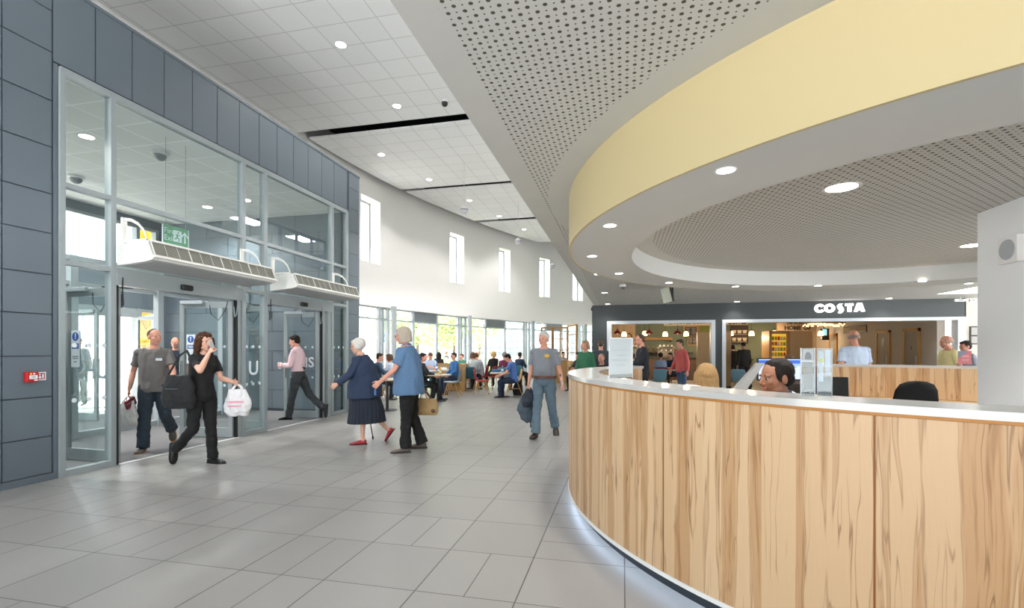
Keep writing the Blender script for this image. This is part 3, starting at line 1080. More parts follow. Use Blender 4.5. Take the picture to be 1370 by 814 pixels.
for i, (a, c) in enumerate(st):
    t = thing('window_%d' % (i + 1), cw((a + c) / 2, RW + .52, ZB), kind='structure')
    loc = Vector(t.location)
    A, Cc = cw(a, RW + .50) - loc, cw(c, RW + .50) - loc
    A.z = Cc.z = 0
    dv = (Cc - A).normalized()
    nn = Vector((dv.y, -dv.x, 0))
    bb = MB()
    for p, q in ((A, A + dv * .06), (Cc - dv * .06, Cc), ((A + Cc) / 2 - dv * .02, (A + Cc) / 2 + dv * .02)):
        bb.prism([p, q, q + nn * .07, p + nn * .07], (0, 0, ZT - ZB))
    for z in (0, ZT - ZB - .06):
        bb.prism([A + Vector((0, 0, z)), Cc + Vector((0, 0, z)), Cc + nn * .07 + Vector((0, 0, z)), A + nn * .07 + Vector((0, 0, z))], (0, 0, .06))
    bb.build('window_frame', mat('slot_frame', '#c3ccd4', .5), t)
    bb = MB()
    bb.prism([A + nn * .03, Cc + nn * .03, Cc + nn * .038, A + nn * .038], (0, 0, ZT - ZB))
    bb.build('pane', M_GLASS_C, t)

# ------------------------------------------------------------------ ground-floor glazing under the white wall
colx = [527, 628.5, 713, 783.6]
cth = [th_at(x, RW - .25) for x in colx]
dth = (cth[-1] - cth[0]) / 3
cth = [cth[0] - 2 * dth, cth[0] - dth] + cth + [cth[-1] + dth]
RG = RW + .32
wi = 6
for bay in range(len(cth) - 1):
    t0, t1 = cth[bay], cth[bay + 1]
    t = thing('window_%d' % wi, cw((t0 + t1) / 2, RG, 0), kind='structure')
    wi += 1
    o = Vector(t.location)
    bb, pb, bl = MB(), MB(), MB()
    cuts = [t0 + (t1 - t0) * f for f in (0, .06, .36, .66, .96)]
    for k, th in enumerate(cuts):
        p = cw(th, RG) - o
        e = (cw(th + .001, RG) - cw(th, RG)).normalized()
        nn = Vector((e.y, -e.x, 0))
        wd = .055
        bb.prism([p - e * wd, p + e * wd, p + e * wd + nn * .12, p - e * wd + nn * .12], (0, 0, 2.98))
    ends = cuts + [t0 + (t1 - t0) * 1.06]
    for k in range(len(ends) - 1):
        p, q = cw(ends[k], RG) - o, cw(ends[k + 1], RG) - o
        e = (q - p).normalized()
        nn = Vector((e.y, -e.x, 0))
        for z, hh in ((0, .10), (2.50, .06), (2.90, .08)):
            zz = Vector((0, 0, z))
            bb.prism([p + zz, q + zz, q + nn * .09 + zz, p + nn * .09 + zz], (0, 0, hh))
        pb.prism([p + nn * .03, q + nn * .03, q + nn * .036, p + nn * .036], (0, 0, 2.95))
        if k == 2:
            zz = Vector((0, 0, 2.56))
            bl.prism([p + zz - nn * .02, q + zz - nn * .02, q + nn * .10 + zz, p + nn * .10 + zz], (0, 0, .36))
    bb.build('window_frame', M_FRAME_L, t)
    pb.build('pane', M_GLASS_C, t)
    bl.build('vent_panel', mat('louvre_grey', '#757c82', .6), t)
rings = [('wide round pale grey column before the cafe windows, between two glazed bays', th) for th in cth[2:6]]
names = ['nearest the entrance box, behind the woman in the blue polo shirt', 'second from the entrance box, behind the booth', 'third from the entrance box, just left of the walking man', 'furthest one, right beside the dark shopfront']
for (lb, th), nm in zip(rings, names):
    p = cw(th, RW - .25)
    bb = MB().lathe([(.0, 0), (.12, 0), (.12, .03), (.10, .035), (.10, 2.97), (.0, 2.97)], p)
    tag(bb.build('round_column', mat('column_grey', '#a2aab0', .5), None, .6), 'slim round grey steel column, ' + nm, 'column', 'round columns along the cafe glazing')

# ------------------------------------------------------------------ entrance box: panels
b = MB()
b.box((-6.36, -2, 0), (-6.215, 4.19, 5.58))
b.box((-6.36, 4.19, 4.66), (-6.215, 10.13, 5.58))
b.box((-6.36, 10.13, 0), (-6.215, 10.58, 5.58))
b.box((-11.4, -2, 5.5), (-6.3, 10.58, 5.62))
tag(b.build('wall_left', M_PANEL_D), kind='structure')
b = MB()
def panel(u0, u1, z0, z1):
    b.box((-6.215, u0 + .006, z0 + .006), (-6.2, u1 - .006, z1 - .006))
zl = [.08, .49, .93, 1.38, 1.84, 2.28, 2.74, 3.18, 3.70, 4.22, 4.76, 5.22, 5.585]
for k in range(len(zl) - 1):
    panel(3.68, 4.13, zl[k], zl[k + 1])
    panel(2.45, 3.68, zl[k], zl[k + 1])
    panel(1.2, 2.45, zl[k], zl[k + 1])
uj = [4.135 + .45 * i for i in range(14)]
uj[-1] = 10.05
panel(4.135, 4.19, .0, 4.66)
for k in range(13):
    panel(uj[k], uj[k + 1], 4.67, 5.585)
for k in range(len(zl) - 1):
    panel(10.13, 10.58, zl[k], zl[k + 1])
b.box((-6.21, 1.2, 0), (-6.195, 4.15, .078))
b.box((-6.23, 1.2, 5.57), (-6.19, 10.6, 5.61))
# end return of the box
for k in range(len(zl) - 1):
    b.box((-6.9, 10.58, zl[k] + .006), (-6.206, 10.595, zl[k + 1] - .006))
    b.box((-11.2, 10.58, zl[k] + .006), (-6.912, 10.595, zl[k + 1] - .006))
tag(b.build('wall_left', M_PANEL), kind='structure')
b = MB().box((-6.9, 10.4, 0), (-6.225, 10.58, 5.5))
b.box((-11.2, 10.4, 0), (-6.9, 10.58, 5.5))
tag(b.build('wall_back', M_PANEL_D), kind='structure')

# glazed screen framing
FV0, FV1 = -6.27, -6.17
def vpost(bb, u0, u1, z0=0, z1=4.62):
    bb.box((FV0, u0, z0), (FV1, u1, z1))
b = MB()
MUL = [(4.19, 4.245), (4.745, 4.81), (6.87, 6.945), (7.375, 7.455), (9.41, 9.485), (9.99, 10.07)]
for u0, u1 in MUL:
    vpost(b, u0, u1)
# door jambs
b.box((FV0, 6.80, 0), (FV1 - .02, 6.86, 2.38))
b.box((FV0, 9.12, 0), (FV1 - .02, 9.18, 2.38))
b.box((FV0, 9.30, 0), (FV1 - .02, 9.41, 2.38))
for z0, z1 in ((4.565, 4.65), (3.30, 3.355), (2.42, 2.475)):
    b.box((FV0 + .004, 4.2, z0), (FV1 - .004, 10.05, z1))
for u0, u1 in ((4.2, 4.76), (6.9, 7.4), (9.44, 10.0)):
    b.box((FV0 + .004, u0, .0), (FV1 - .004, u1, .075))
for u0, u1 in ((4.81, 6.87), (7.455, 9.41)):       # door operator housing
    b.box((FV0 - .03, u0, 2.26), (FV1 + .01, u1, 2.42))
tag(b.build('window_20', M_FRAME), kind='structure')
fr_ent = bpy.data.objects['window_20']
b = MB()
for u0, u1 in ((4.83, 4.86), (6.77, 6.805), (7.46, 7.49), (9.105, 9.13)):
    b.box((FV0 + .01, u0, 0), (FV1 - .03, u1, 2.3))
b.build('door_seal', M_DARK, fr_ent)
k = 0
for i in range(len(MUL) - 1):
    u0, u1 = MUL[i][1], MUL[i + 1][0]
    for z0, z1 in ((3.355, 4.565), (2.475, 3.30), (.075, 2.42)):
        if z0 < 1 and i in (1, 3):
            continue
        MB().box((-6.223, u0 + .003, z0), (-6.215, u1 - .003, z1)).build('pane', M_GLASS, fr_ent)
# dots on the side lights
b = MB()
for u0, u1 in ((4.33, 4.72), (6.98, 7.34), (9.52, 9.95)):
    for z in (1.50, .86):
        for q in range(3):
            u = u0 + .03 + (u1 - u0 - .06) * q / 2
            b.prism([Vector((-6.212, u + .027 * math.cos(a), z + .027 * math.sin(a))) for a in [i * PI / 8 for i in range(16)]], (.001, 0, 0))
b.build('manifestation_dots', M_STICK, fr_ent)
# small wall switch by the left door
# ------------------------------------------------------------------ door leaves
def leaf(n, hinge, tip, handle=True, sign=True, letters=None, flip=False, bar=True):
    """glazed leaf from hinge to tip; local +X along the leaf"""
    hv, tv = Vector(hinge), Vector(tip)
    d = tv - hv
    L = d.length
    t = thing('door_%d' % n, (hv.x, hv.y, 0), math.atan2(d.y, d.x), kind='structure')
    bb = MB()
    T_ = .024
    bb.box((0, -T_, .01), (.075, T_, 2.24))
    bb.box((L - .075, -T_, .01), (L, T_, 2.24))
    bb.box((.07, -T_ + .002, .01), (L - .07, T_ - .002, .16))
    bb.box((.07, -T_ + .002, 2.14), (L - .07, T_ - .002, 2.24))
    bb.build('door_frame', M_FRAME, t)
    MB().box((.06, -.004, .14), (L - .06, .004, 2.16)).build('pane', M_GLASS, t)
    bb = MB()
    for y in (-T_ - .035, T_ + .035):
        bb.tube([(L - .04, y * .6, .86), (L - .04, y, .86), (L - .04, y, 1.26), (L - .04, y * .6, 1.26)], [.012] * 4, 8)
    bb.build('door_handle', mat('steel', '#9aa0a3', .3, .7), t)
    bb = MB()
    for y in ((-T_ - .03,), (T_ + .03,)):
        bb.box((L - .45, y[0] - .02, 2.20), (L - .04, y[0] + .02, 2.255), bevel=.006)
    bb.build('presence_sensor', M_FRAME_L, t)
    bb = MB()
    bb.tube([(.08, .03, 2.24), (.10, .05, 2.10), (.22, .06, 1.93), (.36, .05, 2.03), (.40, .03, 2.18)], [.006] * 5, 6)
    bb.build('flexible_loop', M_DARK, t)
    if sign:
        for y, s_ in ((-.0055, 1), (.0055, -1)):
            st_ = MB().box((L - .26, y - .0006, 1.22), (L - .11, y + .0006, 1.70)).build('sticker', M_STICK, t)
            cx = L - .185
            yy = y + (-.0012 if y < 0 else .0012)
            bb = MB()
            bb.prism([Vector((cx + .058 * math.cos(a), yy, 1.62 + .058 * math.sin(a))) for a in [i * PI / 14 for i in range(28)]], (0, .0004, 0))
            bb.box((L - .245, yy - .0002, 1.46), (L - .125, yy + .0002, 1.53))
            bb.build('blue_symbol', mat('sign_blue', '#1c57a8', .6), st_)
            bb = MB()
            y2 = yy + (-.0008 if y < 0 else .0008)
            bb.prism([Vector((cx + a_, y2, 1.62 + z_)) for a_, z_ in ((-.012, .042), (.012, .042), (.007, -.012), (-.007, -.012))], (0, .0003, 0))
            bb.box((cx - .009, y2, 1.586), (cx + .009, y2 + .0003, 1.602))
            for zz, ww in ((1.508, .045), (1.484, .04)):
                bb.box((cx - ww, y2, zz - .007), (cx + ww, y2 + .0003, zz + .005))
            bb.build('exclamation_mark', M_STICK, st_)
            bb = MB()
            for zz, ww in ((1.36, .055), (1.335, .05), (1.29, .03)):
                bb.box((cx - ww, y2, zz - .006), (cx + ww, y2 + .0003, zz + .005))
            bb.build('small_print', mat('print_grey', '#5d666d', .6), st_)
    if letters:
        for y, rt in ((-.0062, (1, 0, 0)),):
            r = (-1, 0, 0) if flip else (1, 0, 0)
            text_at(letters, .30, plane_mat((L * .5, y if not flip else .0062, 1.17), r, (0, 0, 1)), M_STICK, t, 'glass_lettering', .0004, .006)
    bb = MB()
    for z in (1.50, .86):
        for q in range(4):
            x = .16 + (L - .32) * q / 3
            bb.prism([Vector((x + .024 * math.cos(a), -.006, z + .024 * math.sin(a))) for a in [i * PI / 8 for i in range(16)]], (0, .001, 0))
    bb.build('manifestation_dots', M_STICK, t)
    return t
leaf(1, (-6.25, 4.90), (-7.17, 4.93), letters='UHS', flip=False)
leaf(2, (-6.25, 6.76), (-7.19, 6.66), sign=True)
leaf(3, (-6.25, 7.52), (-7.05, 7.54), sign=False)
leaf(4, (-6.25, 9.08), (-7.05, 9.02), letters='UHS', flip=True, sign=False)
text_at('U', .34, plane_mat((-6.205, 7.16, 1.12), (0, 1, 0), (0, 0, 1)), M_STICK, fr_ent, 'glass_lettering', .0004, .006)
# operator arms
for u, s_ in ((4.92, 1), (6.70, -1), (7.56, 1), (9.0, -1)):
    bb = MB()
    bb.tube([(-6.25, u, 2.30), (-6.30, u + .03 * s_, 2.27), (-6.42, u + .30 * s_, 2.27), (-6.62, u + .05 * s_, 2.27)], [.010] * 4, 6)
    bb.tube([(-6.16, u - .04 * s_, 2.36), (-6.15, u - .05 * s_, 2.20), (-6.16, u - .03 * s_, 2.02), (-6.19, u - .03 * s_, 1.98), (-6.2, u - .02 * s_, 2.15)], [.008] * 5, 6)
    bb.build('closer_arm', M_BLACK if s_ > 0 else M_FRAME, fr_ent)
for u in (5.78, 8.42):
    bb = MB().box((-6.16, u - .09, 2.30), (-6.10, u + .09, 2.38), bevel=.02)
    bb.build('motion_sensor', M_BLACK, fr_ent)

# ------------------------------------------------------------------ lobby
b = MB()
b.box((-11.4, 9.95, 0), (-6.28, 10.1, 4.6))
tag(b.build('wall_back', M_PANEL_D), kind='structure')
b = MB()
zz = [.06, .50, .96, 1.42, 1.88, 2.34, 2.80, 3.26, 3.72, 4.18, 4.58]
for k in range(len(zz) - 1):
    off = (k % 2) * .62
    v = -11.2 + off - .62
    while v < -6.3:
        a, c = max(v, -11.2), min(v + 1.24, -6.29)
        if c - a > .03:
            b.box((a + .006, 9.935, zz[k] + .006), (c - .006, 9.95, zz[k + 1] - .006))
        v += 1.24
tag(b.build('wall_back', M_PANEL), kind='structure')
b = MB().box((-11.4, 0, 4.58), (-6.3, 10.0, 4.64))
tag(b.build('ceiling', grid_ceiling('lobby_tiles', '#d9dad8', '#f2f2f2', .6, -6.9, 6.0, .012)), kind='structure')
b = MB().box((-11.4, 2.0, 0), (-6.3, 2.15, 4.6))
tag(b.build('wall_front', M_PANEL), kind='structure')
# outer wall of the lobby
VO = -11.2
b = MB()
b.box((VO - .2, 9.75, 0), (VO, 9.95, 4.6))
b.box((VO - .2, 2.1, 2.42), (VO, 9.75, 3.28))
b.box((VO - .2, 2.1, 4.38), (VO, 9.75, 4.6))
b.box((VO - .2, 2.1, 0), (VO, 5.2, 2.42))
tag(b.build('wall_left', M_PANEL), kind='structure')
b = MB()
for u in (5.2, 6.2, 7.6, 9.22, 9.70):
    b.box((VO - .12, u - .04, 0), (VO + .03, u + .04, 2.42))
    b.box((VO - .12, u - .04, 3.28), (VO + .03, u + .04, 4.38))
for z in (0.0, 2.34, 3.28, 4.32):
    if z > 0:
        b.box((VO - .10, 5.2, z), (VO + .02, 9.75, z + .07))
b.box((VO - .10, 9.22, 0), (VO + .02, 9.72, .08))
b.box((VO - .10, 5.2, 0), (VO + .02, 7.6, .08))
b.box((VO - .06, 7.55, 2.20), (VO + .10, 9.25, 2.36))
tag(b.build('window_21', M_FRAME), kind='structure')
fo = bpy.data.objects['window_21']
for u0, u1, z0, z1 in ((9.26, 9.68, .08, 2.34), (5.22, 7.58, .08, 2.34), (5.22, 9.7, 3.3, 4.36)):
    MB().box((VO - .06, u0, z0), (VO - .05, u1, z1)).build('pane', M_GLASS_C, fo)
leaf(5, (VO + .05, 9.16), (VO + .85, 9.10), letters='UHS', flip=True, sign=False)
leaf(6, (VO + .05, 7.66), (VO + .85, 7.70), sign=False)

# dome cameras and lamps on the lobby ceiling
ZL = 4.58
def downlight(p, r, label, power, group, spot=True, size=120):
    t = thing('downlight', p, 0, label, 'ceiling light', group)
    MB().lathe([(r, -.002), (r * 1.22, -.004), (r * 1.25, -.001), (r * 1.25, .004)], seg=24).build('trim_ring', M_WHITE, t, .8)
    MB().lathe([(.0, .001), (r, .001), (r, -.003), (.0, -.003)], seg=24).build('lamp', M_LAMP, t)
    if spot:
        l = bpy.data.lights.new('spot', 'SPOT')
        l.energy = power
        l.spot_size = math.radians(size)
        l.spot_blend = .6
        l.shadow_soft_size = r
        l.color = (1, .97, .93)
        lo = bpy.data.objects.new('spot_light', l)
        COL.objects.link(lo)
        lo.parent = t
        lo.location = (0, 0, -.03)
    return t
for k_, (v_, u_) in enumerate(((-7.6, 4.2), (-10.2, 4.2), (-10.2, 6.6), (-8.9, 8.9))):  # extra lamps out of view, added to brighten the lobby
    downlight(Vector((v_, u_, ZL)), .09, ['round recessed light on the lobby ceiling above the nearer open doors', 'round recessed light on the lobby ceiling by the outer wall', 'round recessed light over the outer lobby doors', 'round recessed light before the panelled end wall of the lobby'][k_], 130 * SPOT, 'lobby ceiling lights', True, 150)
for (x, y), lb in (((214, 204), 'on the lobby ceiling, seen through the widest upper pane'), ((102, 236), 'on the lobby ceiling behind the narrow upper left pane')):
    p = floor_at(x, y, ZL)
    t = thing('dome_camera', p, 0, 'small white dome camera ' + lb, 'security camera')
    MB().lathe([(.0, 0), (.12, 0), (.12, -.03), (.10, -.045), (.0, -.045)], seg=20).build('base', M_WHITE, t, .6)
    MB().lathe([(.088, -.045), (.086, -.075), (.07, -.105), (.04, -.125), (.0, -.13)], seg=20).build('dome', mat('smoked_dome', '#70767a', .15), t, PI)

downlight(floor_at(116, 183, ZL), .09, 'round recessed light on the lobby ceiling behind the narrow upper left pane', 12, 'lobby ceiling lights')
downlight(floor_at(329, 268, ZL), .09, 'round recessed light on the lobby ceiling behind the narrow middle pane', 12, 'lobby ceiling lights')

# hanging fire exit sign
a_, c_ = on_v(218, 288, -6.55), on_v(251.5, 306, -6.55)
W_ = c_.y - a_.y
t = thing('fire_exit_sign', (-6.55, (a_.y + c_.y) / 2, 3.02), 0, 'hanging green fire exit sign with running figure and up arrow behind glass', 'exit sign')
hw = W_ / 2
MB().box((-.004, -hw, 0), (.004, hw, .27)).build('sign_plate', mat('sign_green', '#5d9872', .4), t)
MB().box((-.006, -hw - .012, -.014), (.006, hw + .012, .0)).box((-.006, hw, -.014), (.006, hw + .012, .27)).box((-.006, -hw - .012, -.014), (.006, -hw, .27)).build('edge_frame', M_STICK, t)
bb = MB()
for y in (-hw * .8, hw * .8):
    bb.bar((0, y, .27), (0, y, 1.56), .003, 6)
bb.build('hanging_wire', M_FRAME, t)
text_at('Fire', .115, plane_mat((.0055, -hw * .52, .185), (0, 1, 0), (0, 0, 1)), M_STICK, t, 'lettering', .0004)
text_at('Exit', .115, plane_mat((.0055, -hw * .52, .08), (0, 1, 0), (0, 0, 1)), M_STICK, t, 'lettering', .0004)
bb = MB()
def sg(pts):
    bb.prism([Vector((.0048, y, z)) for y, z in pts], (.0006, 0, 0))
q = hw * .12
sg([(q - .07, .05), (q + .07, .05), (q + .07, .22), (q - .07, .22)])
x0 = hw * .72
sg([(x0 - .012, .05), (x0 + .012, .05), (x0 + .012, .19), (x0 - .012, .19)])
for s_ in (-1, 1):
    sg([(x0, .225), (x0 + s_ * .062, .155), (x0 + s_ * .062, .125), (x0, .19)][::s_])
bb.build('arrow', M_STICK, t)
bb = MB()
gd = lambda y, z: Vector((.0062, q + y, z))
for a0, a1, r in (((.0, .165), (-.01, .12), .012), ((-.01, .12), (.03, .095), .009), ((.03, .095), (.02, .06), .008), ((-.01, .12), (-.03, .09), .009), ((-.03, .09), (-.055, .09), .008), ((0, .16), (.035, .145), .007), ((0, .16), (-.035, .15), .007)):
    bb.tube([gd(*a0), gd(*a1)], [(.0006, r)] * 2, 8, True, (Vector((1, 0, 0)), (gd(*a1) - gd(*a0)).normalized().cross(Vector((1, 0, 0)))))
bb.ell(gd(.012, .19), (.0006, .013, .013))
bb.build('running_figure', mat('sign_green', '#5d9872'), t)

# ------------------------------------------------------------------ air curtains
def air_curtain(u0, u1, label):
    t = thing('air_curtain', (VW, u0, 2.5), 0, label, 'air curtain', 'air curtains over the doors')
    L = u1 - u0
    prof = [(.06, .0), (.50, .035), (.60, .055), (.615, .085), (.562, .19), (.528, .283), (.49, .298), (.06, .255)]
    bb = MB()
    bb.prism([Vector((v, .0, z)) for v, z in prof], (0, L, 0))
    bb.build('housing', mat('curtain_white', '#d9d8d3', .45), t)
    # louvred intake on the sloping front
    a, c = Vector((.618, 0, .095)), Vector((.540, 0, .284))
    up = (c - a).normalized()
    nr = Vector((up.z, 0, -up.x))
    if nr.x < 0: nr = -nr
    gm = mat('louvre_dark', '#5d5c55', .6)
    bb = MB()
    n = 13
    for i in range(n):
        p = a + (c - a) * ((i + .5) / n)
        bb.prism([p + up * .002 + nr * .001, p - up * .004 + nr * .005, p - up * .006 + nr * .004, p + nr * .001], (0, L - .05, 0), Matrix.Translation((0, .025, 0)))
    bb.build('louvre', mat('louvre_pale', '#9a988e', .5), t)
    MB().prism([a - nr * .03, a + nr * .001, c + nr * .001, c - nr * .03], (0, L - .04, 0), Matrix.Translation((0, .02, 0))).build('intake_grille', gm, t)
    bb = MB()
    m = 4
    for i in range(m * 3 + 1):
        w_ = .014 if i % 3 == 0 else .003
        y = .02 + (L - .04) * i / (m * 3)
        bb.prism([a, a + nr * (.008 if i % 3 == 0 else .006), c + nr * (.008 if i % 3 == 0 else .006), c], (0, w_, 0), Matrix.Translation((0, y - w_ / 2, 0)))
    bb.prism([a - up * .02 - nr * .01, a - up * .02 + nr * .016, a + up * .012 + nr * .016, a + up * .012 - nr * .01], (0, L, 0))
    bb.prism([c - up * .01 - nr * .01, c - up * .01 + nr * .016, c + up * .014 + nr * .016, c + up * .014 - nr * .01], (0, L, 0))
    bb.build('grille_rib', mat('curtain_white', '#d9d8d3'), t)
    bb = MB()
    bb.prism([Vector((.07, 0, .006)), Vector((.50, 0, .03)), Vector((.59, 0, .047)), Vector((.59, 0, .043)), Vector((.50, 0, .024)), Vector((.07, 0, -.002))], (0, L - .06, 0), Matrix.Translation((0, .03, 0)))
    bb.build('outlet_plate', mat('curtain_grey', '#a9abaa', .4), t)
    for y in (.10, L - .10):
        bb = MB()
        bb.box((.02, y - .03, .30), (.05, y + .03, .62))
        bb.box((.02, y - .02, .30), (.40, y + .02, .335))
        pts = [(.04, y, .60), (.15, y, .585), (.26, y, .53), (.34, y, .45), (.40, y, .32)]
        bb.tube(pts, [(.012, .022)] * 5, 8, True, (Vector((0, 1, 0)), Vector((0, 0, 1))))
        bb.box((.10, y - .012, .24), (.13, y + .012, .31))
        bb.box((.33, y - .012, .27), (.36, y + .012, .31))
        bb.build('bracket', mat('curtain_white', '#d9d8d3'), t)
    return t
air_curtain(4.80, 6.95, 'long white air curtain unit over the nearer entrance doorway')
air_curtain(7.48, 9.55, 'long white air curtain unit over the farther entrance doorway')

# fire call point and its sign on the panel wall
a_, c_ = on_v(31.5, 498, VW), on_v(47, 511, VW)
t = thing('fire_call_point', (VW, (a_.y + c_.y) / 2, (a_.z + c_.z) / 2), 0, 'red fire alarm call point with a white plate on the blue-grey panel wall', 'fire alarm')
bb = MB().box((0, -.055, -.055), (.05, .055, .055), bevel=.008)
bb.build('housing', mat('alarm_red', '#b3161d', .4), t)
MB().box((.05, -.032, -.022), (.052, .042, .018)).build('press_plate', M_STICK, t)
text_at('FIRE', .02, plane_mat((.0525, .005, -.002), (0, 1, 0), (0, 0, 1)), M_BLACK, t, 'lettering', .0003)
MB().box((.05, -.026, .026), (.052, -.008, .042)).build('yellow_mark', mat('mark_yellow', '#e9c83c', .5), t)
MB().box((.05, .004, .026), (.052, .02, .042)).build('white_mark', M_STICK, t)
MB().box((.05, .012, -.042), (.052, .042, -.030)).build('blue_white_mark', M_STICK, t)
a_, c_ = on_v(49, 498, VW), on_v(60.5, 509, VW)
t = thing('call_point_sign', (VW, (a_.y + c_.y) / 2, (a_.z + c_.z) / 2), 0, 'small square red and white pictogram sign beside the fire call point', 'sign')
MB().box((0, -.045, -.045), (.004, .045, .045)).build('sign_plate', M_STICK, t)
MB().box((.004, -.034, -.034), (.0046, .034, .034)).build('red_field', mat('alarm_red', '#b3161d'), t)
bb = MB()
bb.box((.0046, .008, -.024), (.0052, .024, .022))
bb.ell((.005, -.012, -.012), (.0006, .014, .014))
bb.box((.0046, -.016, -.005), (.0052, -.009, .016))
bb.box((.0046, -.020, .014), (.0052, -.006, .026))
bb.build('pictogram', M_STICK, t)

# ------------------------------------------------------------------ upper floor wall above the soffit, with its window strip
b = MB()
VU = -.95
b.box((VU, -5, H1 + .1), (VU + .2, 12.0, 7.9))
b.box((VU, 12.0, H1 + .1), (VU + .2, 17.2, 4.55))
b.box((VU, 12.0, 5.75), (VU + .2, 17.2, 7.9))
b.box((VU, 17.2, H1 + .1), (VU + .2, 34, 7.9))
tag(b.build('wall_right', M_WALLW), kind='structure')
b = MB()
for i in range(7):
    u = 12.0 + 5.2 * i / 6
    b.box((VU + .06, u - .05, 4.55), (VU + .14, u + .05, 5.75))
b.box((VU + .06, 12.0, 4.55), (VU + .14, 17.2, 4.63))
b.box((VU + .06, 12.0, 5.67), (VU + .14, 17.2, 5.75))
tag(b.build('window_22', mat('window_grey', '#5a6670', .5)), kind='structure')
MB().box((VU + .09, 12, 4.55), (VU + .10, 17.2, 5.75)).build('pane', M_GLASS_C, bpy.data.objects['window_22'])

b = MB().box((VU + .2, 8, 6.3), (9, 22, 6.4))  # unseen white ceiling upstairs, added so the window strip reflects bright
tag(b.build('ceiling', M_WHITE), kind='structure')
b = MB().box((5.0, 8, H1 + .25), (5.1, 22, 6.3))  # unseen white wall, added to fill the window strip with brightness
tag(b.build('wall_right', M_WHITE), kind='structure')
for u_ in (12.5, 15.5, 18.5):  # lamps added upstairs to make the strip bright in the entrance glass
    t = thing('office_light', (1.2, u_, 6.29), 0, 'ceiling light of the upstairs office behind the high window strip', 'ceiling light', 'upstairs office lights')
    MB().box((-.3, -.6, -.03), (.3, .6, 0)).build('lamp', mat('office_lamp', '#ffffff', .5, emit=2.0), t)
    MB().box((-.33, -.63, -.02), (.33, .63, .005)).build('frame', M_WHITE, t)
    l = bpy.data.lights.new('office_area', 'AREA')
    l.shape = 'RECTANGLE'
    l.size, l.size_y = .6, 1.2
    l.energy = 500
    lo = bpy.data.objects.new('office_area', l)
    COL.objects.link(lo)
    lo.parent = t
    lo.location = (0, 0, -.04)
# ------------------------------------------------------------------ low ceiling, yellow drum
b = MB().box((VU, -12, H1), (14, 33, H1 + .25))  # lengthened out of view behind, to shade the area under it
tag(b.build('ceiling', perforated('soffit_perforated', '#c6c6c2', '#57514a', DC[0], DC[1], rmin=RD + .20, vmin=VU + .18)), kind='structure')
b = MB()
b.arc(DC, RD - .02, RD, H2 - .013, H1, 0, 2 * PI, 160)
tag(b.build('trim_3', M_YEL, None, .6), kind='structure')
b = MB()
b.arc(DC, RI, RD - .021, H2 - .012, H2, 0, 2 * PI, 160)
b.arc(DC, RI - .015, RI, H2 - .012, H3 + .04, 0, 2 * PI, 160)
tag(b.build('trim_4', M_SOFFW, None, .6), kind='structure')
b = MB()
n = 120
ring = [b.bm.verts.new((DC[0] + RI * math.cos(2 * PI * i / n), DC[1] + RI * math.sin(2 * PI * i / n), H3)) for i in range(n)]
b.bm.faces.new(ring)
ring2 = [b.bm.verts.new((DC[0] + RI * math.cos(2 * PI * i / n), DC[1] + RI * math.sin(2 * PI * i / n), H3 + .05)) for i in range(n)]
b.bm.faces.new(ring2)
tag(b.build('ceiling', perforated('drum_perforated', '#c4c4bf', '#4e4a44', DC[0], DC[1], rmax=RI - .22)), kind='structure')
# white pier inside the desk
b = MB().box((3.0, 3.2, 0), (3.7, 5.02, H3))
tag(b.build('wall_front', mat('pier_white', '#e6e8ea', .8, var=.012, scale=1)), kind='structure')
p = on_v(1357.5, 334, 3.0)
t = thing('wall_speaker', p, 0, 'square white loudspeaker with a round grille on the white pier', 'speaker')
MB().box((-.05, -.10, -.105), (0, .10, .105), bevel=.006).build('cabinet', M_WHITE, t)
MB().tube([(-.056, 0, 0), (-.05, 0, 0)], [.078, .08], 28, True, (Vector((0, 1, 0)), Vector((0, 0, 1)))).build('grille', mat('speaker_grey', '#9ea3a7', .6), t)

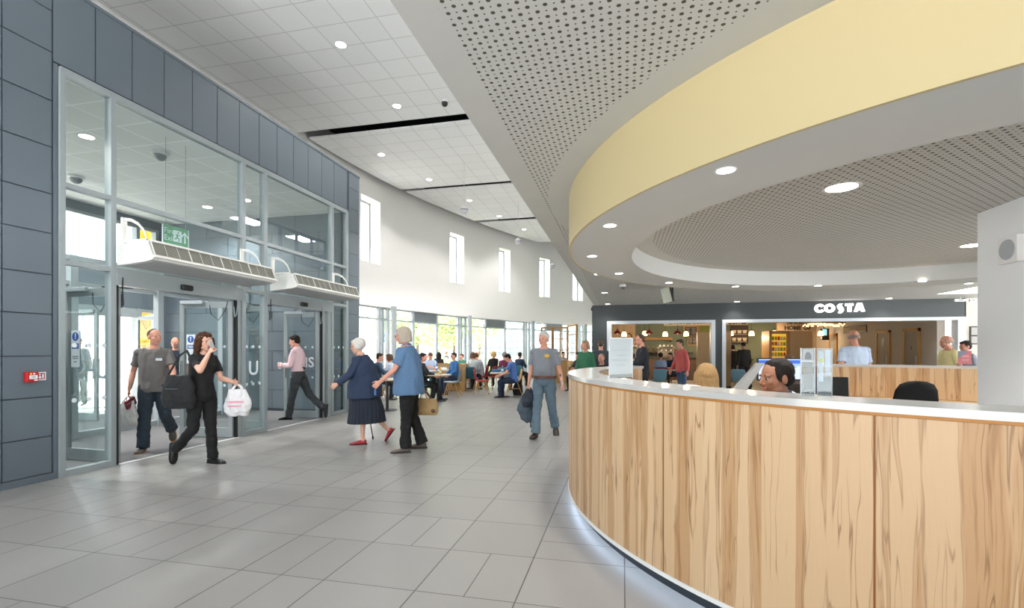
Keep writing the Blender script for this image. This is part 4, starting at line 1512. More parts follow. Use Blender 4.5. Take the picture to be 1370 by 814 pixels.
# downlights under soffit, ring and drum
lst = [((456, 60), ZR, .095, 'round recessed light nearest the viewer on the tiled white ceiling raft', 70, 'raft lights'),
       ((531, 142), ZR, .095, 'round recessed light on the near white ceiling raft, just before the first dark slot', 70, 'raft lights'),
       ((510, 207), ZR, .095, 'round recessed light on the second white ceiling raft, just past the first dark slot', 70, 'raft lights'),
       ((574, 240.5), ZR, .095, 'round recessed light on the second white ceiling raft, just before the second dark slot', 70, 'raft lights'),
       ((628, 268.5), ZR, .095, 'round recessed light on the third ceiling raft, above the nearest hanging globe', 70, 'raft lights'),
       ((668, 289.5), ZR, .095, 'round recessed light on the third ceiling raft, close to the last dark slot', 70, 'raft lights'),
       ((701, 307), ZR, .095, 'round recessed light on the farthest ceiling raft', 70, 'raft lights'),
       ((971, 228), H2 - .012, .045, 'small recessed light in the grey ring, the closest one under the yellow drum', 14, 'ring lights'),
       ((816, 302), H2 - .012, .045, 'small recessed light in the grey ring under the left turn of the yellow drum', 14, 'ring lights'),
       ((792, 343), H2 - .012, .045, 'small recessed light at the left edge of the grey ring', 14, 'ring lights'),
       ((800, 367), H1, .07, 'recessed light on the perforated soffit just beyond the left edge of the ring', 22, 'soffit lights'),
       ((828, 366), H2 - .012, .045, 'small recessed light in the far left part of the grey ring', 14, 'ring lights'),
       ((809, 392), H1, .07, 'recessed light on the soffit near the left end of the dark shop fascia', 9, 'soffit lights'),
       ((813, 407), H1, .07, 'recessed light on the soffit right above the left end of the dark shop fascia', 9, 'soffit lights'),
       ((895, 378.5), H2 - .012, .045, 'small recessed light in the far ring above the hanging black screen', 14, 'ring lights'),
       ((984, 383.5), H2 - .012, .045, 'small recessed light in the far ring, left of a brighter soffit light', 14, 'ring lights'),
       ((1027.5, 386.5), H1, .07, 'recessed light on the soffit beyond the ring, between the screen and the lit letters', 22, 'soffit lights'),
       ((986, 404), H1, .07, 'recessed light on the soffit close above the middle of the dark fascia', 9, 'soffit lights'),
       ((1094.5, 382.5), H2 - .012, .045, 'small recessed light in the far ring above the lit white letters', 14, 'ring lights'),
       ((1126, 251), H3, .10, 'large recessed light in the middle of the perforated drum ceiling', 40, 'drum lights'),
       ((1301, 328.5), H3, .10, 'large recessed light in the drum ceiling cut by the white pier', 40, 'drum lights'),
       ((1234, 376.5), H2 - .012, .045, 'small recessed light in the far ring near the white pier', 14, 'ring lights'),
       ((1296, 379.5), H1, .07, 'recessed light on the soffit beyond the ring beside the white pier', 22, 'soffit lights'),
       ((1189.5, 399.5), H1, .07, 'recessed light on the soffit above the fascia, right of the lit letters', 9, 'soffit lights')]
for (x, y), z, r, lb, pw, gp in lst:
    downlight(floor_at(x, y, z), r, lb, pw * SPOT, gp)
# small fixings
p = floor_at(595, 135, ZR)
t = thing('dome_camera', p, 0, 'small dark dome camera under the near ceiling raft by the soffit edge', 'security camera')
MB().lathe([(.0, 0), (.09, 0), (.09, -.04), (.0, -.04)], seg=18).build('base', M_WHITE, t, .6)
MB().lathe([(.07, -.04), (.068, -.08), (.045, -.12), (.0, -.13)], seg=18).build('dome', M_BLACK, t, PI)
p = floor_at(833, 381, H1)
t = thing('dome_camera', p, 0, 'small white dome camera on the soffit left of the hanging black screen', 'security camera')
MB().lathe([(.0, 0), (.07, 0), (.07, -.05), (.0, -.05)], seg=18).build('base', M_WHITE, t, .6)
MB().lathe([(.055, -.05), (.05, -.09), (.0, -.11)], seg=18).build('dome', mat('smoked_dome', '#70767a'), t, PI)
# hanging globes (microphone-like sensors) in the hall
for (x, y), d, lb in (((621, 281), 14.9, 'white hanging globe on a thin cord, nearest of the row before the white wall'), ((693.5, 323.5), 19.0, 'white hanging globe on a thin cord, middle of the row before the white wall'), ((739, 356), 24.5, 'white hanging globe on a thin cord, farthest of the row before the white wall')):
    z = H + (Y0 - y) / F * d
    p = depth_at(x, d, z)
    t = thing('hanging_globe', p, 0, lb, 'hanging globe', 'hanging globes')
    MB().lathe([(.0, .17), (.03, .15), (.07, .12), (.115, .05), (.12, .02), (.0, .02)], seg=20).build('upper_shell', M_WHITE, t, .7)
    MB().lathe([(.118, .02), (.118, -.02), (.0, -.02)], seg=20).build('vent_band', mat('globe_grey', '#8c8a92', .5), t, .7)
    MB().lathe([(.117, -.02), (.10, -.07), (.06, -.11), (.0, -.125)], seg=20).build('lower_shell', mat('globe_pale', '#c9c8ce', .5), t, PI)
    MB().bar((0, 0, .16), (0, 0, ZR - z), .006, 6).build('cord', M_WHITE, t)
# ------------------------------------------------------------------ reception desk
ZT_ = 1.222
M_DESK = figured_wood('olive_ash', '#ceb18d', '#ab8155', '#67401f', .17)
M_PLY = wood('orange_ply', '#b8813f', '#a87135')
M_LED = mat('led_strip', '#dcecff', .5, emit=LED, ecol='#cfe4ff')
def ang(p):
    a = math.atan2(p.y - CR[1], p.x - CR[0])
    return a if a > 0 else a + 2 * PI
s1, s2 = ang(on_circle(887.5, CR, RO)), ang(on_circle(1170, CR, RO))
ds = abs(s2 - s1)
def desk_run(a0, a1, label, seams, end_round=False):
    t = thing('reception_desk', (0, 0, 0), 0, label, 'reception desk')
    MB().arc(CR, RO - .30, RO + .012, ZT_ - .034, ZT_, a0, a1, 120).build('counter_top', M_CORIAN, t, .5)
    MB().arc(CR, RO - .015, RO + .003, ZT_ - .048, ZT_ - .034, a0, a1, 120).build('edge_trim', M_PLY, t, .5)
    MB().arc(CR, RO - .04, RO - .004, .12, ZT_ - .036, a0, a1, 120).build('carcass', wood('seam_ply', '#94602a', '#855320'), t, .5)
    cuts = [a0] + [q for q in seams if a0 < q < a1] + [a1]
    for x, y in zip(cuts, cuts[1:]):
        MB().arc(CR, RO - .004, RO, .121, ZT_ - .050, x + .0012, y - .0012, 40, uv=True).build('front_panel', M_DESK, t, .5)
    MB().arc(CR, RO - .30, RO - .285, .75, ZT_ - .034, a0, a1, 60, uv=True).build('inner_panel', M_DESK, t, .5)
    MB().arc(CR, RO - .06, RO + .006, .095, .121, a0, a1, 120).build('bottom_lip', M_WHITE, t, .5)
    MB().arc(CR, RO - .12, RO - .075, 0, .095, a0, a1, 120).build('plinth', mat('plinth_black', '#22272b', .35), t, .5)
    MB().arc(CR, RO - .066, RO - .040, .084, .0945, a0, a1, 120).build('light_strip', M_LED, t, .5)
    MB().arc(CR, RO - .78, RO - .285, .715, .745, a0, a1, 80).build('work_surface', wood('desk_beech', '#c3a67e', '#b39369', .4), t, .5)
    for x in (a0 + .02, (a0 + a1) / 2, a1 - .02):
        MB().arc(CR, RO - .74, RO - .06, .0, .715, x - .006, x + .006, 2).build('support_panel', M_PLY, t)
    return t
A0 = math.radians(147)
desk_run(A0, math.radians(318), 'long curved reception desk with figured wood front and white counter top, glowing at the floor', [s1 + ds * k for k in range(-6, 7)])
desk_run(math.radians(12), math.radians(89), 'far run of the round wooden reception desk, behind the black office chair', [math.radians(12 + 19 * k) for k in range(5)])
# rounded tip where the near run ends
bb = MB()
c_ = (CR[0] + (RO - .145) * math.cos(A0), CR[1] + (RO - .145) * math.sin(A0))
bb.lathe([(0, ZT_), (.155, ZT_), (.155, ZT_ - .034), (0, ZT_ - .034)], (c_[0], c_[1], 0), 28)
bb.build('end_cap', M_CORIAN, bpy.data.objects['reception_desk'], .6)
MB().lathe([(.0, .12), (.135, .12), (.135, ZT_ - .034), (0, ZT_ - .034)], (c_[0], c_[1], 0), 28).build('end_post', wood('ash_end', '#cfae84', '#bd966a'), bpy.data.objects['reception_desk'], .6)

# paper sign holder on the counter
p = floor_at(830.5, 506, ZT_)
t = thing('sign_holder', p, math.atan2(p.y, p.x) - PI / 2, 'clear acrylic sign holder with a white paper notice standing on the desk', 'sign')
MB().box((-.088, -.004, .006), (.088, -.001, .315)).build('paper_notice', mat('paper_white', '#b1aeab', .8, var=.01), t)
MB().box((-.094, -.007, .0), (.094, -.005, .322)).box((-.094, .001, .0), (.094, .003, .322)).box((-.094, -.007, 0), (.094, .07, .004)).build('acrylic_stand', M_ACRYL, t)
bb = MB()
for x0, x1, z0, z1 in ((-.094, -.088, 0, .322), (.088, .094, 0, .322), (-.094, .094, .316, .322)):
    bb.box((x0, -.0075, z0), (x1, .0035, z1))
bb.build('acrylic_edge', mat('acrylic_edge', '#b9bfc4', .2), t)
for i, s_ in enumerate(('TRUST STAFF', 'PERMIT', 'COLLECTION', 'POINT')):
    text_at(s_, .022, plane_mat((0, -.0045, .222 - .040 * i), (-1, 0, 0), (0, 0, 1)), mat('faint_print', '#74747a', .8), t, 'show_through_lettering', .0003)
# leaflet holder
p = floor_at(1092, 530, ZT_)
t = thing('leaflet_holder', p, math.atan2(p.y, p.x) - PI / 2, 'tall clear acrylic leaflet holder on the desk beside the seated man in light blue', 'leaflet holder')
ED = mat('acrylic_edge', '#b9bfc4')
bb = MB()
for x0, x1 in ((-.066, -.004), (.004, .066)):
    y = -.01 if x0 < 0 else .02
    bb.box((x0, y - .002, 0), (x1, y, .235)).box((x0, y + .035, 0), (x1, y + .037, .235)).box((x0, y, 0), (x1, y + .035, .004))
bb.build('acrylic_pocket', M_ACRYL, t)
bb = MB()
for x0, x1, y in ((-.067, -.062, -.012), (-.008, -.003, -.012), (.003, .007, .018), (.063, .067, .018)):
    bb.box((x0, y, 0), (x1, y + .039, .236))
bb.box((-.066, -.0115, .168), (-.004, -.009, .174))
bb.build('acrylic_edge', ED, t)
lf = MB().box((-.055, .006, .172), (-.014, .008, .228)).build('leaflet', mat('paper_white', '#c9c8ca'), t)
MB().tube([(-.034, .0055, .178), (-.034, .0055, .198), (-.034, .0055, .215)], [(.014, .0004), (.015, .0004), (.006, .0004)], 10, True, (Vector((1, 0, 0)), Vector((0, 1, 0)))).build('printed_figure', mat('print_dark', '#4c4148', .7), lf)
lf = MB().box((-.052, .010, .03), (-.014, .016, .165)).build('leaflet', mat('leaflet_grey', '#8a8783', .7), t)
lf = MB().box((.010, .030, .07), (.030, .034, .222)).box((.038, .036, .10), (.060, .040, .226)).build('leaflet', mat('leaflet_pale', '#c4cdd8', .6), t)
MB().ell((.020, .029, .176), (.010, .0006, .010)).build('printed_flower', mat('print_lime', '#c5d442', .6), lf)

# office furniture inside the ring
def office_chair(p, yaw, label, group=None):
    t = thing('office_chair', p, yaw, label, 'office chair', group)
    bb = MB()
    bb.ell((0, 0, .50), (.25, .24, .05))
    bb.build('seat', mat('chair_black', '#131314', .9), t, PI)
    bb = MB()
    secs = [(.60, .20), (.70, .245), (.85, .255), (.97, .235), (1.04, .19), (1.075, .10), (1.08, .02)]
    bb.tube([(0, -.24 - (z - .6) * .12, z) for z, w_ in secs], [(w_, .035) for z, w_ in secs], 24, True, (Vector((1, 0, 0)), Vector((0, 1, 0))))
    bb.build('backrest', mat('chair_black', '#131314'), t, PI)
    MB().tube([(0, -.23, .62), (0, -.30, .52), (0, -.20, .44), (0, 0, .44)], [(.03, .012)] * 4, 8).build('back_bracket', M_BLACK, t, .8)
    MB().bar((0, 0, .08), (0, 0, .48), .028).build('gas_column', M_BLACK, t, .8)
    for i in range(5):
        a = 2 * PI * i / 5
        c = Vector((math.cos(a), math.sin(a), 0))
        l = MB().tube([c * .02 + Vector((0, 0, .10)), c * .28 + Vector((0, 0, .07))], [.022, .015], 8).build('leg', M_BLACK, t, .8)
        MB().tube([c * .28 + Vector((-.02, 0, .03)), c * .28 + Vector((.02, 0, .03))], [.03, .03], 12).build('caster', M_BLACK, l, .8)
    return t
office_chair(depth_at(1203.5, 6.0), camdir(.1, 1), 'empty black office chair with a rounded back inside the round desk')
def desk_table(p, yaw, w, d, label):
    t = thing('desk', p, yaw, label, 'desk')
    MB().box((-w / 2, -d / 2, .715), (w / 2, d / 2, .745)).build('desk_top', wood('desk_beech', '#c3a67e', '#b39369'), t)
    for x in (-1, 1):
        MB().box((x * (w / 2 - .04) - .02, -d / 2 + .03, 0), (x * (w / 2 - .04) + .02, d / 2 - .03, .715)).build('leg_panel', M_FRAME, t)
    return t
pm = depth_at(1042, 6.0)
desk_table(depth_at(1066, 6.05), camdir(0, 1), 1.5, .6, 'work desk under the two monitors inside the round desk')
t = thing('monitor', pm + Vector((0, 0, .745)), camdir(0, 1), 'computer monitor showing a blue and white screen behind the seated man', 'monitor')
MB().box((-.27, -.012, .32), (.27, .02, .60), bevel=.006).build('bezel', M_BLACK, t)
sc_ = MB().box((-.255, -.0128, .34), (.255, -.0122, .585)).build('screen', mat('screen_white', '#c8d8f0', .4, emit=.55, ecol='#c6d6f2'), t)
MB().box((-.255, -.0136, .53), (.255, -.0130, .575)).build('title_bar', mat('screen_blue', '#2b5fc4', .4, emit=.5, ecol='#2b62cc'), sc_)
MB().box((-.255, -.0136, .50), (.255, -.0130, .528)).build('tool_bar', mat('screen_pale', '#90b0e4', .4, emit=.5, ecol='#9ab6e8'), sc_)
MB().box((.10, -.0136, .484), (.22, -.0130, .49)).box((.10, -.0136, .40), (.2, -.0130, .404)).build('screen_text', mat('print_grey', '#5d666d'), sc_)
MB().box((-.03, .02, .0), (.03, .045, .42)).build('stand_neck', M_BLACK, t)
MB().box((-.12, -.07, .0), (.12, .10, .015), bevel=.005).build('stand_foot', M_BLACK, t)
t = thing('monitor', depth_at(1110, 6.0) + Vector((0, 0, .745)), camdir(-.5, -1), 'black back of a second monitor right of the leaflet holder', 'monitor')
MB().box((-.20, -.02, .12), (.20, .015, .37), Matrix.Rotation(.14, 4, 'X'), .01).build('bezel', M_BLACK, t)
MB().box((-.03, -.03, 0), (.03, -.01, .2)).build('stand_neck', M_BLACK, t)
MB().box((-.10, -.09, .0), (.10, .08, .012)).build('stand_foot', M_BLACK, t)
# raised counter flap
p = depth_at(1003, 5.0)
t = thing('counter_flap', p, camdir(0, 1), 'white counter flap propped up at a slant behind the seated man', 'counter flap')
z_ = lambda y: H + (Y0 - y) / F * 5.0
k_ = 5.0 / F
bb = MB()
bb.prism([Vector(((983 - 1003) * k_ - .10, 0, z_(519) - .13)), Vector(((1003 - 1003) * k_ - .10, 0, z_(519) - .13)), Vector(((1023 - 1003) * k_, 0, z_(486))), Vector(((1014.5 - 1003) * k_, 0, z_(486)))], (0, .06, 0))
bb.build('flap_board', M_CORIAN, t)
MB().bar((-.1, .03, .0), (-.1, .03, z_(519) - .1), .025).build('prop_post', M_FRAME, t, .8)
t = thing('white_box', depth_at(928, 3.75), camdir(0, 1), 'plain white box edge showing above the counter left of the blonde woman', 'box')
MB().box((-.038, -.05, .745), (.038, .1, 1.168), bevel=.004).build('box_shell', M_WHITE, t)
MB().box((-.041, -.053, 1.12), (.041, .103, 1.172), bevel=.004).build('box_lid', M_WHITE, t)
# papers on the far desk
for x, y, c in ((1238, 531, '#c9c8c4'), (1266, 531.5, '#5c6066'), (1297, 532.5, '#7b8288')):
    p = floor_at(x, y, .745)
    t = thing('paper_stack', p, camdir(.3, 1), {1238: 'white sheaf of papers on the far desk, nearest the black office chair', 1266: 'thin dark folder on the far desk, between two paper stacks', 1297: 'grey binder on the far desk beside the white pier'}[x], 'papers')
    for i in range(3):
        MB().box((-.13 + i * .004, -.10, .006 * i), (.12 + i * .004, .10, .006 * i + .005)).build('sheet', mat('paper_' + c, c, .7), t)
# red notice on the far counter
p = floor_at(1291, 487.5, ZT_)
t = thing('notice_card', p, camdir(0, 1), 'red and navy notice card standing on the far counter by the white pier', 'notice')
MB().box((-.105, 0, 0), (.105, .006, .205)).build('card', mat('card_red', '#a51c26', .4), t)
MB().prism([Vector((-.105, -.001, .205)), Vector((-.105, -.001, .085)), Vector((.06, -.001, .205))], (0, .0006, 0)).build('navy_corner', mat('card_navy', '#3c4560', .4), t)
bb = MB()
for z, w_ in ((.13, .05), (.11, .06), (.07, .06), (.05, .05)):
    bb.box((-w_ + .01, -.0012, z), (w_ + .01, -.0008, z + .007))
bb.build('print_line', mat('card_print', '#c98f92', .5), t)
MB().box((-.105, .0, 0), (.105, .08, .004)).build('card_foot', M_ACRYL, t)

# ------------------------------------------------------------------ coffee shop front
UF = 16.3
fx = lambda x: on_u(x, 430, UF).x
M_FASC = mat('charcoal_fascia', '#343b3d', .5, var=.03)
b = MB()
b.box((fx(792), UF, 2.385), (fx(1292.5), UF + .25, H1))
b.box((fx(792), UF, 0), (fx(812), UF + .25, 2.385))
b.box((fx(957), UF, 0), (fx(966), UF + .25, 2.385))
tag(b.build('wall_back', M_FASC), kind='structure')
b = MB()
for x0, x1 in ((812, 818), (951.5, 957), (966, 971), (1281, 1291)):
    b.box((fx(x0), UF - .02, 0), (fx(x1), UF + .27, 2.29))
b.box((fx(812), UF - .02, 2.29), (fx(957), UF + .27, 2.385))
b.box((fx(966), UF - .02, 2.29), (fx(1291), UF + .27, 2.385))
tag(b.build('trim_5', mat('frame_white', '#c9d0d6', .4, var=.01)), kind='structure')
b = MB()
b.box((fx(1291), UF, 0), (14, UF + .25, H1))
tag(b.build('wall_back', mat('cream_wall', '#d2cdc3', .8)), kind='structure')
# letters on the fascia: C O S T A in heavy strokes
t = thing('shop_sign', on_u(1122, 412.5, UF), 0, 'illuminated white capital lettering on the dark coffee shop fascia', 'shop sign')
LM = mat('letter_light', '#ffffff', .4, emit=1.8, ecol='#fff8f2')
Lk = (fx(1156) - fx(1088)) / 1060.0     # metres per design unit
def lt(poly):
    bb = MB()
    bb.prism([Vector((x * Lk, -.06, -z * Lk)) for x, z in poly], (0, .05, 0))
    return bb
def ringpoly(cx, cy, ro, ri, a0, a1, n=30):
    P1 = [(cx + ro * 1.08 * math.cos(a0 + (a1 - a0) * i / n), cy - ro * math.sin(a0 + (a1 - a0) * i / n)) for i in range(n + 1)]
    P2 = [(cx + ri * math.cos(a0 + (a1 - a0) * i / n), cy - ri * math.sin(a0 + (a1 - a0) * i / n)) for i in range(n + 1)]
    return P1, P2
def letter_ring(cx, a0, a1):
    P1, P2 = ringpoly(cx, 0, 103, 48, a0, a1)
    bb = MB()
    for i in range(len(P1) - 1):
        bb.prism([Vector((x * Lk, -.06, -z * Lk)) for x, z in (P1[i], P1[i + 1], P2[i + 1], P2[i])], (0, .05, 0))
    return bb
letter_ring(-408, .62, 2 * PI - .62).build('letter', LM, t)
letter_ring(-200, 0, 2 * PI).build('letter', LM, t)
S1 = [(72, -100), (30, -102), (-8, -92), (-36, -62), (-38, -22), (-20, 14), (2, 44), (6, 72), (-18, 100), (-24, 108), (20, 128), (60, 108), (90, 66), (92, 30), (76, -8), (52, -40), (44, -66), (58, -86)]
lt([(x + 0, y) for x, y in S1]).build('letter', LM, t)
lt([(128, -102), (290, -102), (290, -48), (248, -48), (248, 90), (176, 90), (176, -48), (128, -48)]).build('letter', LM, t)
half = [(373, -106), (418, -106), (418, -40), (396, 18), (418, 18), (418, 60), (388, 60), (376, 90), (308, 90)]
bb = lt(half)
bb.prism([Vector(((836 - x) * Lk, -.06, -z * Lk)) for x, z in half], (0, .05, 0))
bb.build('letter', LM, t)
bb = MB()
for x in (-408, -200, 20, 212, 430):
    bb.box((x * Lk - .02, -.012, -.02), (x * Lk + .02, 0, .02))
bb.build('fixing', M_BLACK, t)
# sensor on the pilaster
p = on_u(793, 414, UF)
t = thing('small_sensor', p, 0, 'small black sensor on the left edge of the dark fascia', 'sensor')
MB().box((-.05, -.06, -.05), (.02, 0, .05), bevel=.01).build('sensor_case', M_BLACK, t)
MB().ell((-.05, -.03, 0), (.015, .02, .03)).build('lens', M_FRAME, t, PI)

# hanging screen
p = floor_at(900, 382, H1)
t = thing('hanging_screen', p, camdir(0, 1), 'thin black screen tilted on a ceiling pole before the dark fascia', 'screen')
MB().bar((0, 0, 0), (0, 0, -.27), .022).build('pole', M_BLACK, t, .8)
MB().box((-.10, -.03, -.31), (.02, .03, -.23), bevel=.01).build('bracket', M_BLACK, t)
Mx = Matrix.Translation((-.125, 0, -.22)) @ Matrix.Rotation(math.radians(-14), 4, 'Y') @ Matrix.Rotation(math.radians(1), 4, 'Z')
MB().box((-.025, -.31, -.18), (.02, .31, .18), Mx, .006).build('bezel', M_BLACK, t)
MB().box((-.0275, -.295, -.165), (-.0255, .295, .165), Mx).build('screen_face', mat('screen_off', '#3c4341', .3), t)
MB().tube([(.01, .02, -.27), (.0, .03, -.36), (-.06, .03, -.40), (-.08, .0, -.33)], [.007] * 4, 6).build('cable', M_BLACK, t)
# ceiling light panel and small hanging signs at the far right
q_ = [floor_at(1251, 393.6, H1), floor_at(1345, 391.5, H1), floor_at(1345, 376, H1), floor_at(1302, 384.2, H1)]
bb = MB()
bb.prism([p - q_[0] - Vector((0, 0, .006)) for p in q_], (0, 0, .004))
t = thing('rooflight', q_[0], 0, 'bright white triangular rooflight in the ceiling beside the white pier', 'rooflight')
bb.build('diffuser', mat('rooflight_white', '#ffffff', .5, emit=2.2), t)
bb = MB()
for i in range(4):
    bb.tube([q_[i] - q_[0], q_[(i + 1) % 4] - q_[0]], [.012, .012], 6)
bb.build('frame', M_WHITE, t)
for x0, x1, y, lb in ((1277, 1293, 402, 'small white hanging sign over the right end of the fascia'), (1297, 1306, 402, 'small white hanging sign cut by the white pier')):
    d_ = 13.2
    p = depth_at((x0 + x1) / 2, d_, H + (Y0 - y) / F * d_)
    t = thing('hanging_sign', p, camdir(0, 1), lb, 'sign')
    hw = (x1 - x0) / 2 / F * d_
    MB().box((-hw, -.02, -.035), (hw, .02, .035), bevel=.004).build('sign_case', M_WHITE, t)
    MB().box((-hw * .4, -.0215, -.012), (hw * .4, -.0205, .012)).build('print_line', mat('print_grey', '#5d666d'), t)
    MB().bar((0, 0, .03), (0, 0, H1 - p.z), .008, 6).build('rod', M_WHITE, t)
# notices on the cream wall
a_, c_ = on_u(1297, 437, UF), on_u(1308, 461, UF)
t = thing('notice_board', Vector((a_.x, UF, c_.z)), 0, 'black framed notice board on the cream wall at the far right', 'notice board')
W_, h_ = .45, a_.z - c_.z
MB().box((0, -.03, 0), (W_, 0, h_)).build('frame', M_BLACK, t)
MB().box((.03, -.033, h_ * .52), (W_ - .03, -.030, h_ - .03)).box((.03, -.033, .03), (W_ - .03, -.030, h_ * .44)).build('paper', mat('paper_white', '#c9c8ca'), t)

# ------------------------------------------------------------------ coffee shop interior
UB = 27.0
M_SAGE = mat('sage_wall', '#7f8874', .85)
b = MB().box((-.95, UB, 0), (9.2, UB + .2, H1))
b.box((-.95, UF + .25, 0), (-.85, UB, H1))
tag(b.build('wall_back', M_SAGE), kind='structure')
b = MB().box((8.9, UF + .25, 0), (9.1, UB, H1))
tag(b.build('wall_right', mat('taupe_wall', '#b3a99d', .85)), kind='structure')
b = MB().box((7.2, 25.6, 0), (8.9, 25.75, H1))
tag(b.build('wall_back', mat('latte_wall', '#b09a80', .85)), kind='structure')
b = MB().box((-.85, 25.6, 1.3), (.6, 25.7, H1))
tag(b.build('wall_back', mat('latte_wall', '#b09a80')), kind='structure')
# doors along the side wall
M_DOORW = wood('door_oak', '#b98a4e', '#a27640')
for n, (x0, x1) in enumerate(((1209.5, 1232), (1173.5, 1192), (1110, 1121))):
    a_, c_ = on_v(x0, 440, 8.9), on_v(x1, 440, 8.9)
    u0, u1 = sorted((a_.y, c_.y))
    t = thing('door_%d' % (7 + n), (8.9, (u0 + u1) / 2, 0), kind='structure')
    w_ = min(1.05, u1 - u0) / 2 if n else (u1 - u0) / 2
    bb = MB().box((-.05, -w_, 0), (.0, -w_ + .09, 2.12)).box((-.05, w_ - .09, 0), (.0, w_, 2.12)).box((-.05, -w_, 2.03), (0, w_, 2.12))
    bb.build('door_frame', M_DOORW, t)
    lf = MB().box((-.03, -w_ + .09, .01), (-.005, w_ - .09, 2.03)).build('door_leaf', mat('door_taupe', '#8b8277', .6), t)
    if n == 0:
        MB().box((-.034, -.04, 1.45), (-.031, .04, 1.55)).build('door_plate', M_BLACK, lf)
    else:
        MB().box((-.034, -.06, .9), (-.031, .06, 1.85)).build('vision_panel', mat('vision_glass', '#9a9c98', .2), lf)
    MB().bar((-.06, -w_ + .15, .95), (-.06, -w_ + .15, 1.25), .012, 8).build('door_handle', mat('steel', '#9aa0a3'), lf)
# pictures on the side wall
a_, c_ = on_v(1128, 442, 8.85), on_v(1158, 448, 8.85)
u0, u1 = sorted((a_.y, c_.y))
t = thing('wall_picture', (8.9, (u0 + u1) / 2, 2.25), 0, 'long dark framed picture high on the wall behind the pale blue shirt', 'picture')
MB().box((-.04, -(u1 - u0) / 2, -.14), (0, (u1 - u0) / 2, .14)).build('frame', M_BLACK, t)
MB().box((-.043, -(u1 - u0) / 2 + .05, -.09), (-.04, (u1 - u0) / 2 - .05, .09)).build('picture_print', mat('picture_tan', '#8c7a5c', .7, var=.3), t)
# wooden panels
def wood_panel(x0, x1, ytop, d, label, thick=.35, cat='wooden partition', m=None):
    p = depth_at((x0 + x1) / 2, d)
    hw = (x1 - x0) / 2 / F * d
    zt = H + (Y0 - ytop) / F * d
    t = thing('wooden_partition', p, 0, label, cat)
    MB().box((-hw, 0, 0), (hw, thick, zt - .03)).build('side_panel', m or M_OAKL, t)
    MB().box((-hw - .01, -.01, zt - .03), (hw + .01, thick + .01, zt)).build('cap_rail', m or M_OAK, t)
    MB().box((-hw, -.012, 0), (hw, .0, .08)).build('kick_board', M_BLACK, t)
    return t
wood_panel(934, 952, 444, 18.2, 'tall pale wooden partition inside the left shop opening')
wood_panel(972, 978, 443, 18.2, 'narrow tall pale wooden partition inside the right shop opening', .2)
wood_panel(958, 967.5, 485, 15.4, 'low wooden partition before the charcoal post between the shop openings', .3)
# display fridge
p = depth_at(1043, 20.0)
t = thing('display_fridge', p, camdir(.12, 1), 'tall wood-clad display fridge glowing yellow with food on shelves', 'display fridge')
k_ = 20 / F
MB().box((-13 * k_, .05, 0), (42 * k_, .8, 2.22)).build('cabinet', wood('fridge_oak', '#cfa97a', '#b58f60'), t)
MB().box((-13 * k_, -.02, 0), (-10 * k_, .06, 2.22)).box((9 * k_, -.02, 0), (13 * k_, .06, 2.22)).box((-13 * k_, -.02, 2.1), (13 * k_, .06, 2.22)).box((-13 * k_, -.02, 0), (13 * k_, .06, .9)).build('surround', M_OAK, t)
MB().box((-10 * k_, .045, .9), (9 * k_, .049, 2.1)).build('lit_back', mat('fridge_glow', '#f2c53a', .5, emit=.40, ecol='#f0b52c', var=.25), t)
for i in range(5):
    z = .95 + .22 * i
    sh = MB().box((-10 * k_, -.01, z), (9 * k_, .045, z + .02)).build('shelf', M_FRAME, t)
    for j in range(5):
        x = (-8 + 3.6 * j) * k_
        c = ['#e3c04d', '#d98d2f', '#dfd6c0', '#8fae3a', '#c7472e'][(i * 2 + j * 3) % 5]
        MB().lathe([(0, z + .02), (.04, z + .02), (.045, z + .06), (.04, z + .14), (.015, z + .17), (0, z + .17)], (x, .01, 0), 10).build('food_pack', mat('pack_' + c, c, .4), sh, .8)
# service counter
t = thing('service_counter', (2.45, 24.2, 0), 0, 'long dark service counter at the back of the coffee shop', 'service counter')
MB().box((-3.2, 0, 0), (1.5, .7, 1.02)).build('counter_front', mat('counter_brown', '#4b3a30', .6), t)
MB().box((-3.25, -.05, 1.02), (1.55, .75, 1.08)).build('counter_top', mat('counter_top_dark', '#2d2825', .35), t)
t = thing('service_counter', (5.0, 23.0, 0), 0, 'short grey-green counter with a wooden box on top beside the display fridge', 'service counter')
MB().box((-.9, 0, 0), (.5, .6, 1.0)).build('counter_front', mat('counter_green', '#6b7260', .6), t)
MB().box((-.92, -.03, 1.0), (.52, .63, 1.04)).build('counter_top', mat('counter_top_dark', '#2d2825'), t)
MB().box((-.5, .1, 1.04), (.2, .5, 1.4)).build('wooden_box', M_OAK, t)
def coffee_machine(x, label):
    t = thing('coffee_machine', (x, 24.35, 1.08), 0, label, 'coffee machine', 'coffee machines on the counter')
    MB().box((-.38, 0, .0), (.38, .45, .10), bevel=.01).box((-.38, .18, .1), (.38, .45, .42), bevel=.01).box((-.40, -.02, .40), (.40, .46, .52), bevel=.015).build('body', mat('machine_steel', '#7d7468', .3, .6), t)
    for i in range(3):
        MB().tube([(-.22 + .22 * i, .06, .40), (-.22 + .22 * i, .06, .32)], [.035, .04], 12).build('group_head', mat('machine_chrome', '#b9b4ad', .2, .8), t, .8)
    for i in range(4):
        MB().lathe([(.0, .52), (.035, .52), (.045, .60), (.0, .60)], (-.27 + .18 * i, .2, 0), 12).build('cup', M_WHITE, t, .8)
    MB().box((-.3, -.025, .43), (.3, -.02, .49)).build('button_panel', M_BLACK, t)
    return t
coffee_machine(.35, 'steel coffee machine on the back counter, left of the man in the red shirt')
coffee_machine(2.0, 'steel coffee machine on the back counter, right of the man in the red shirt')
random.seed(3)
bt = None
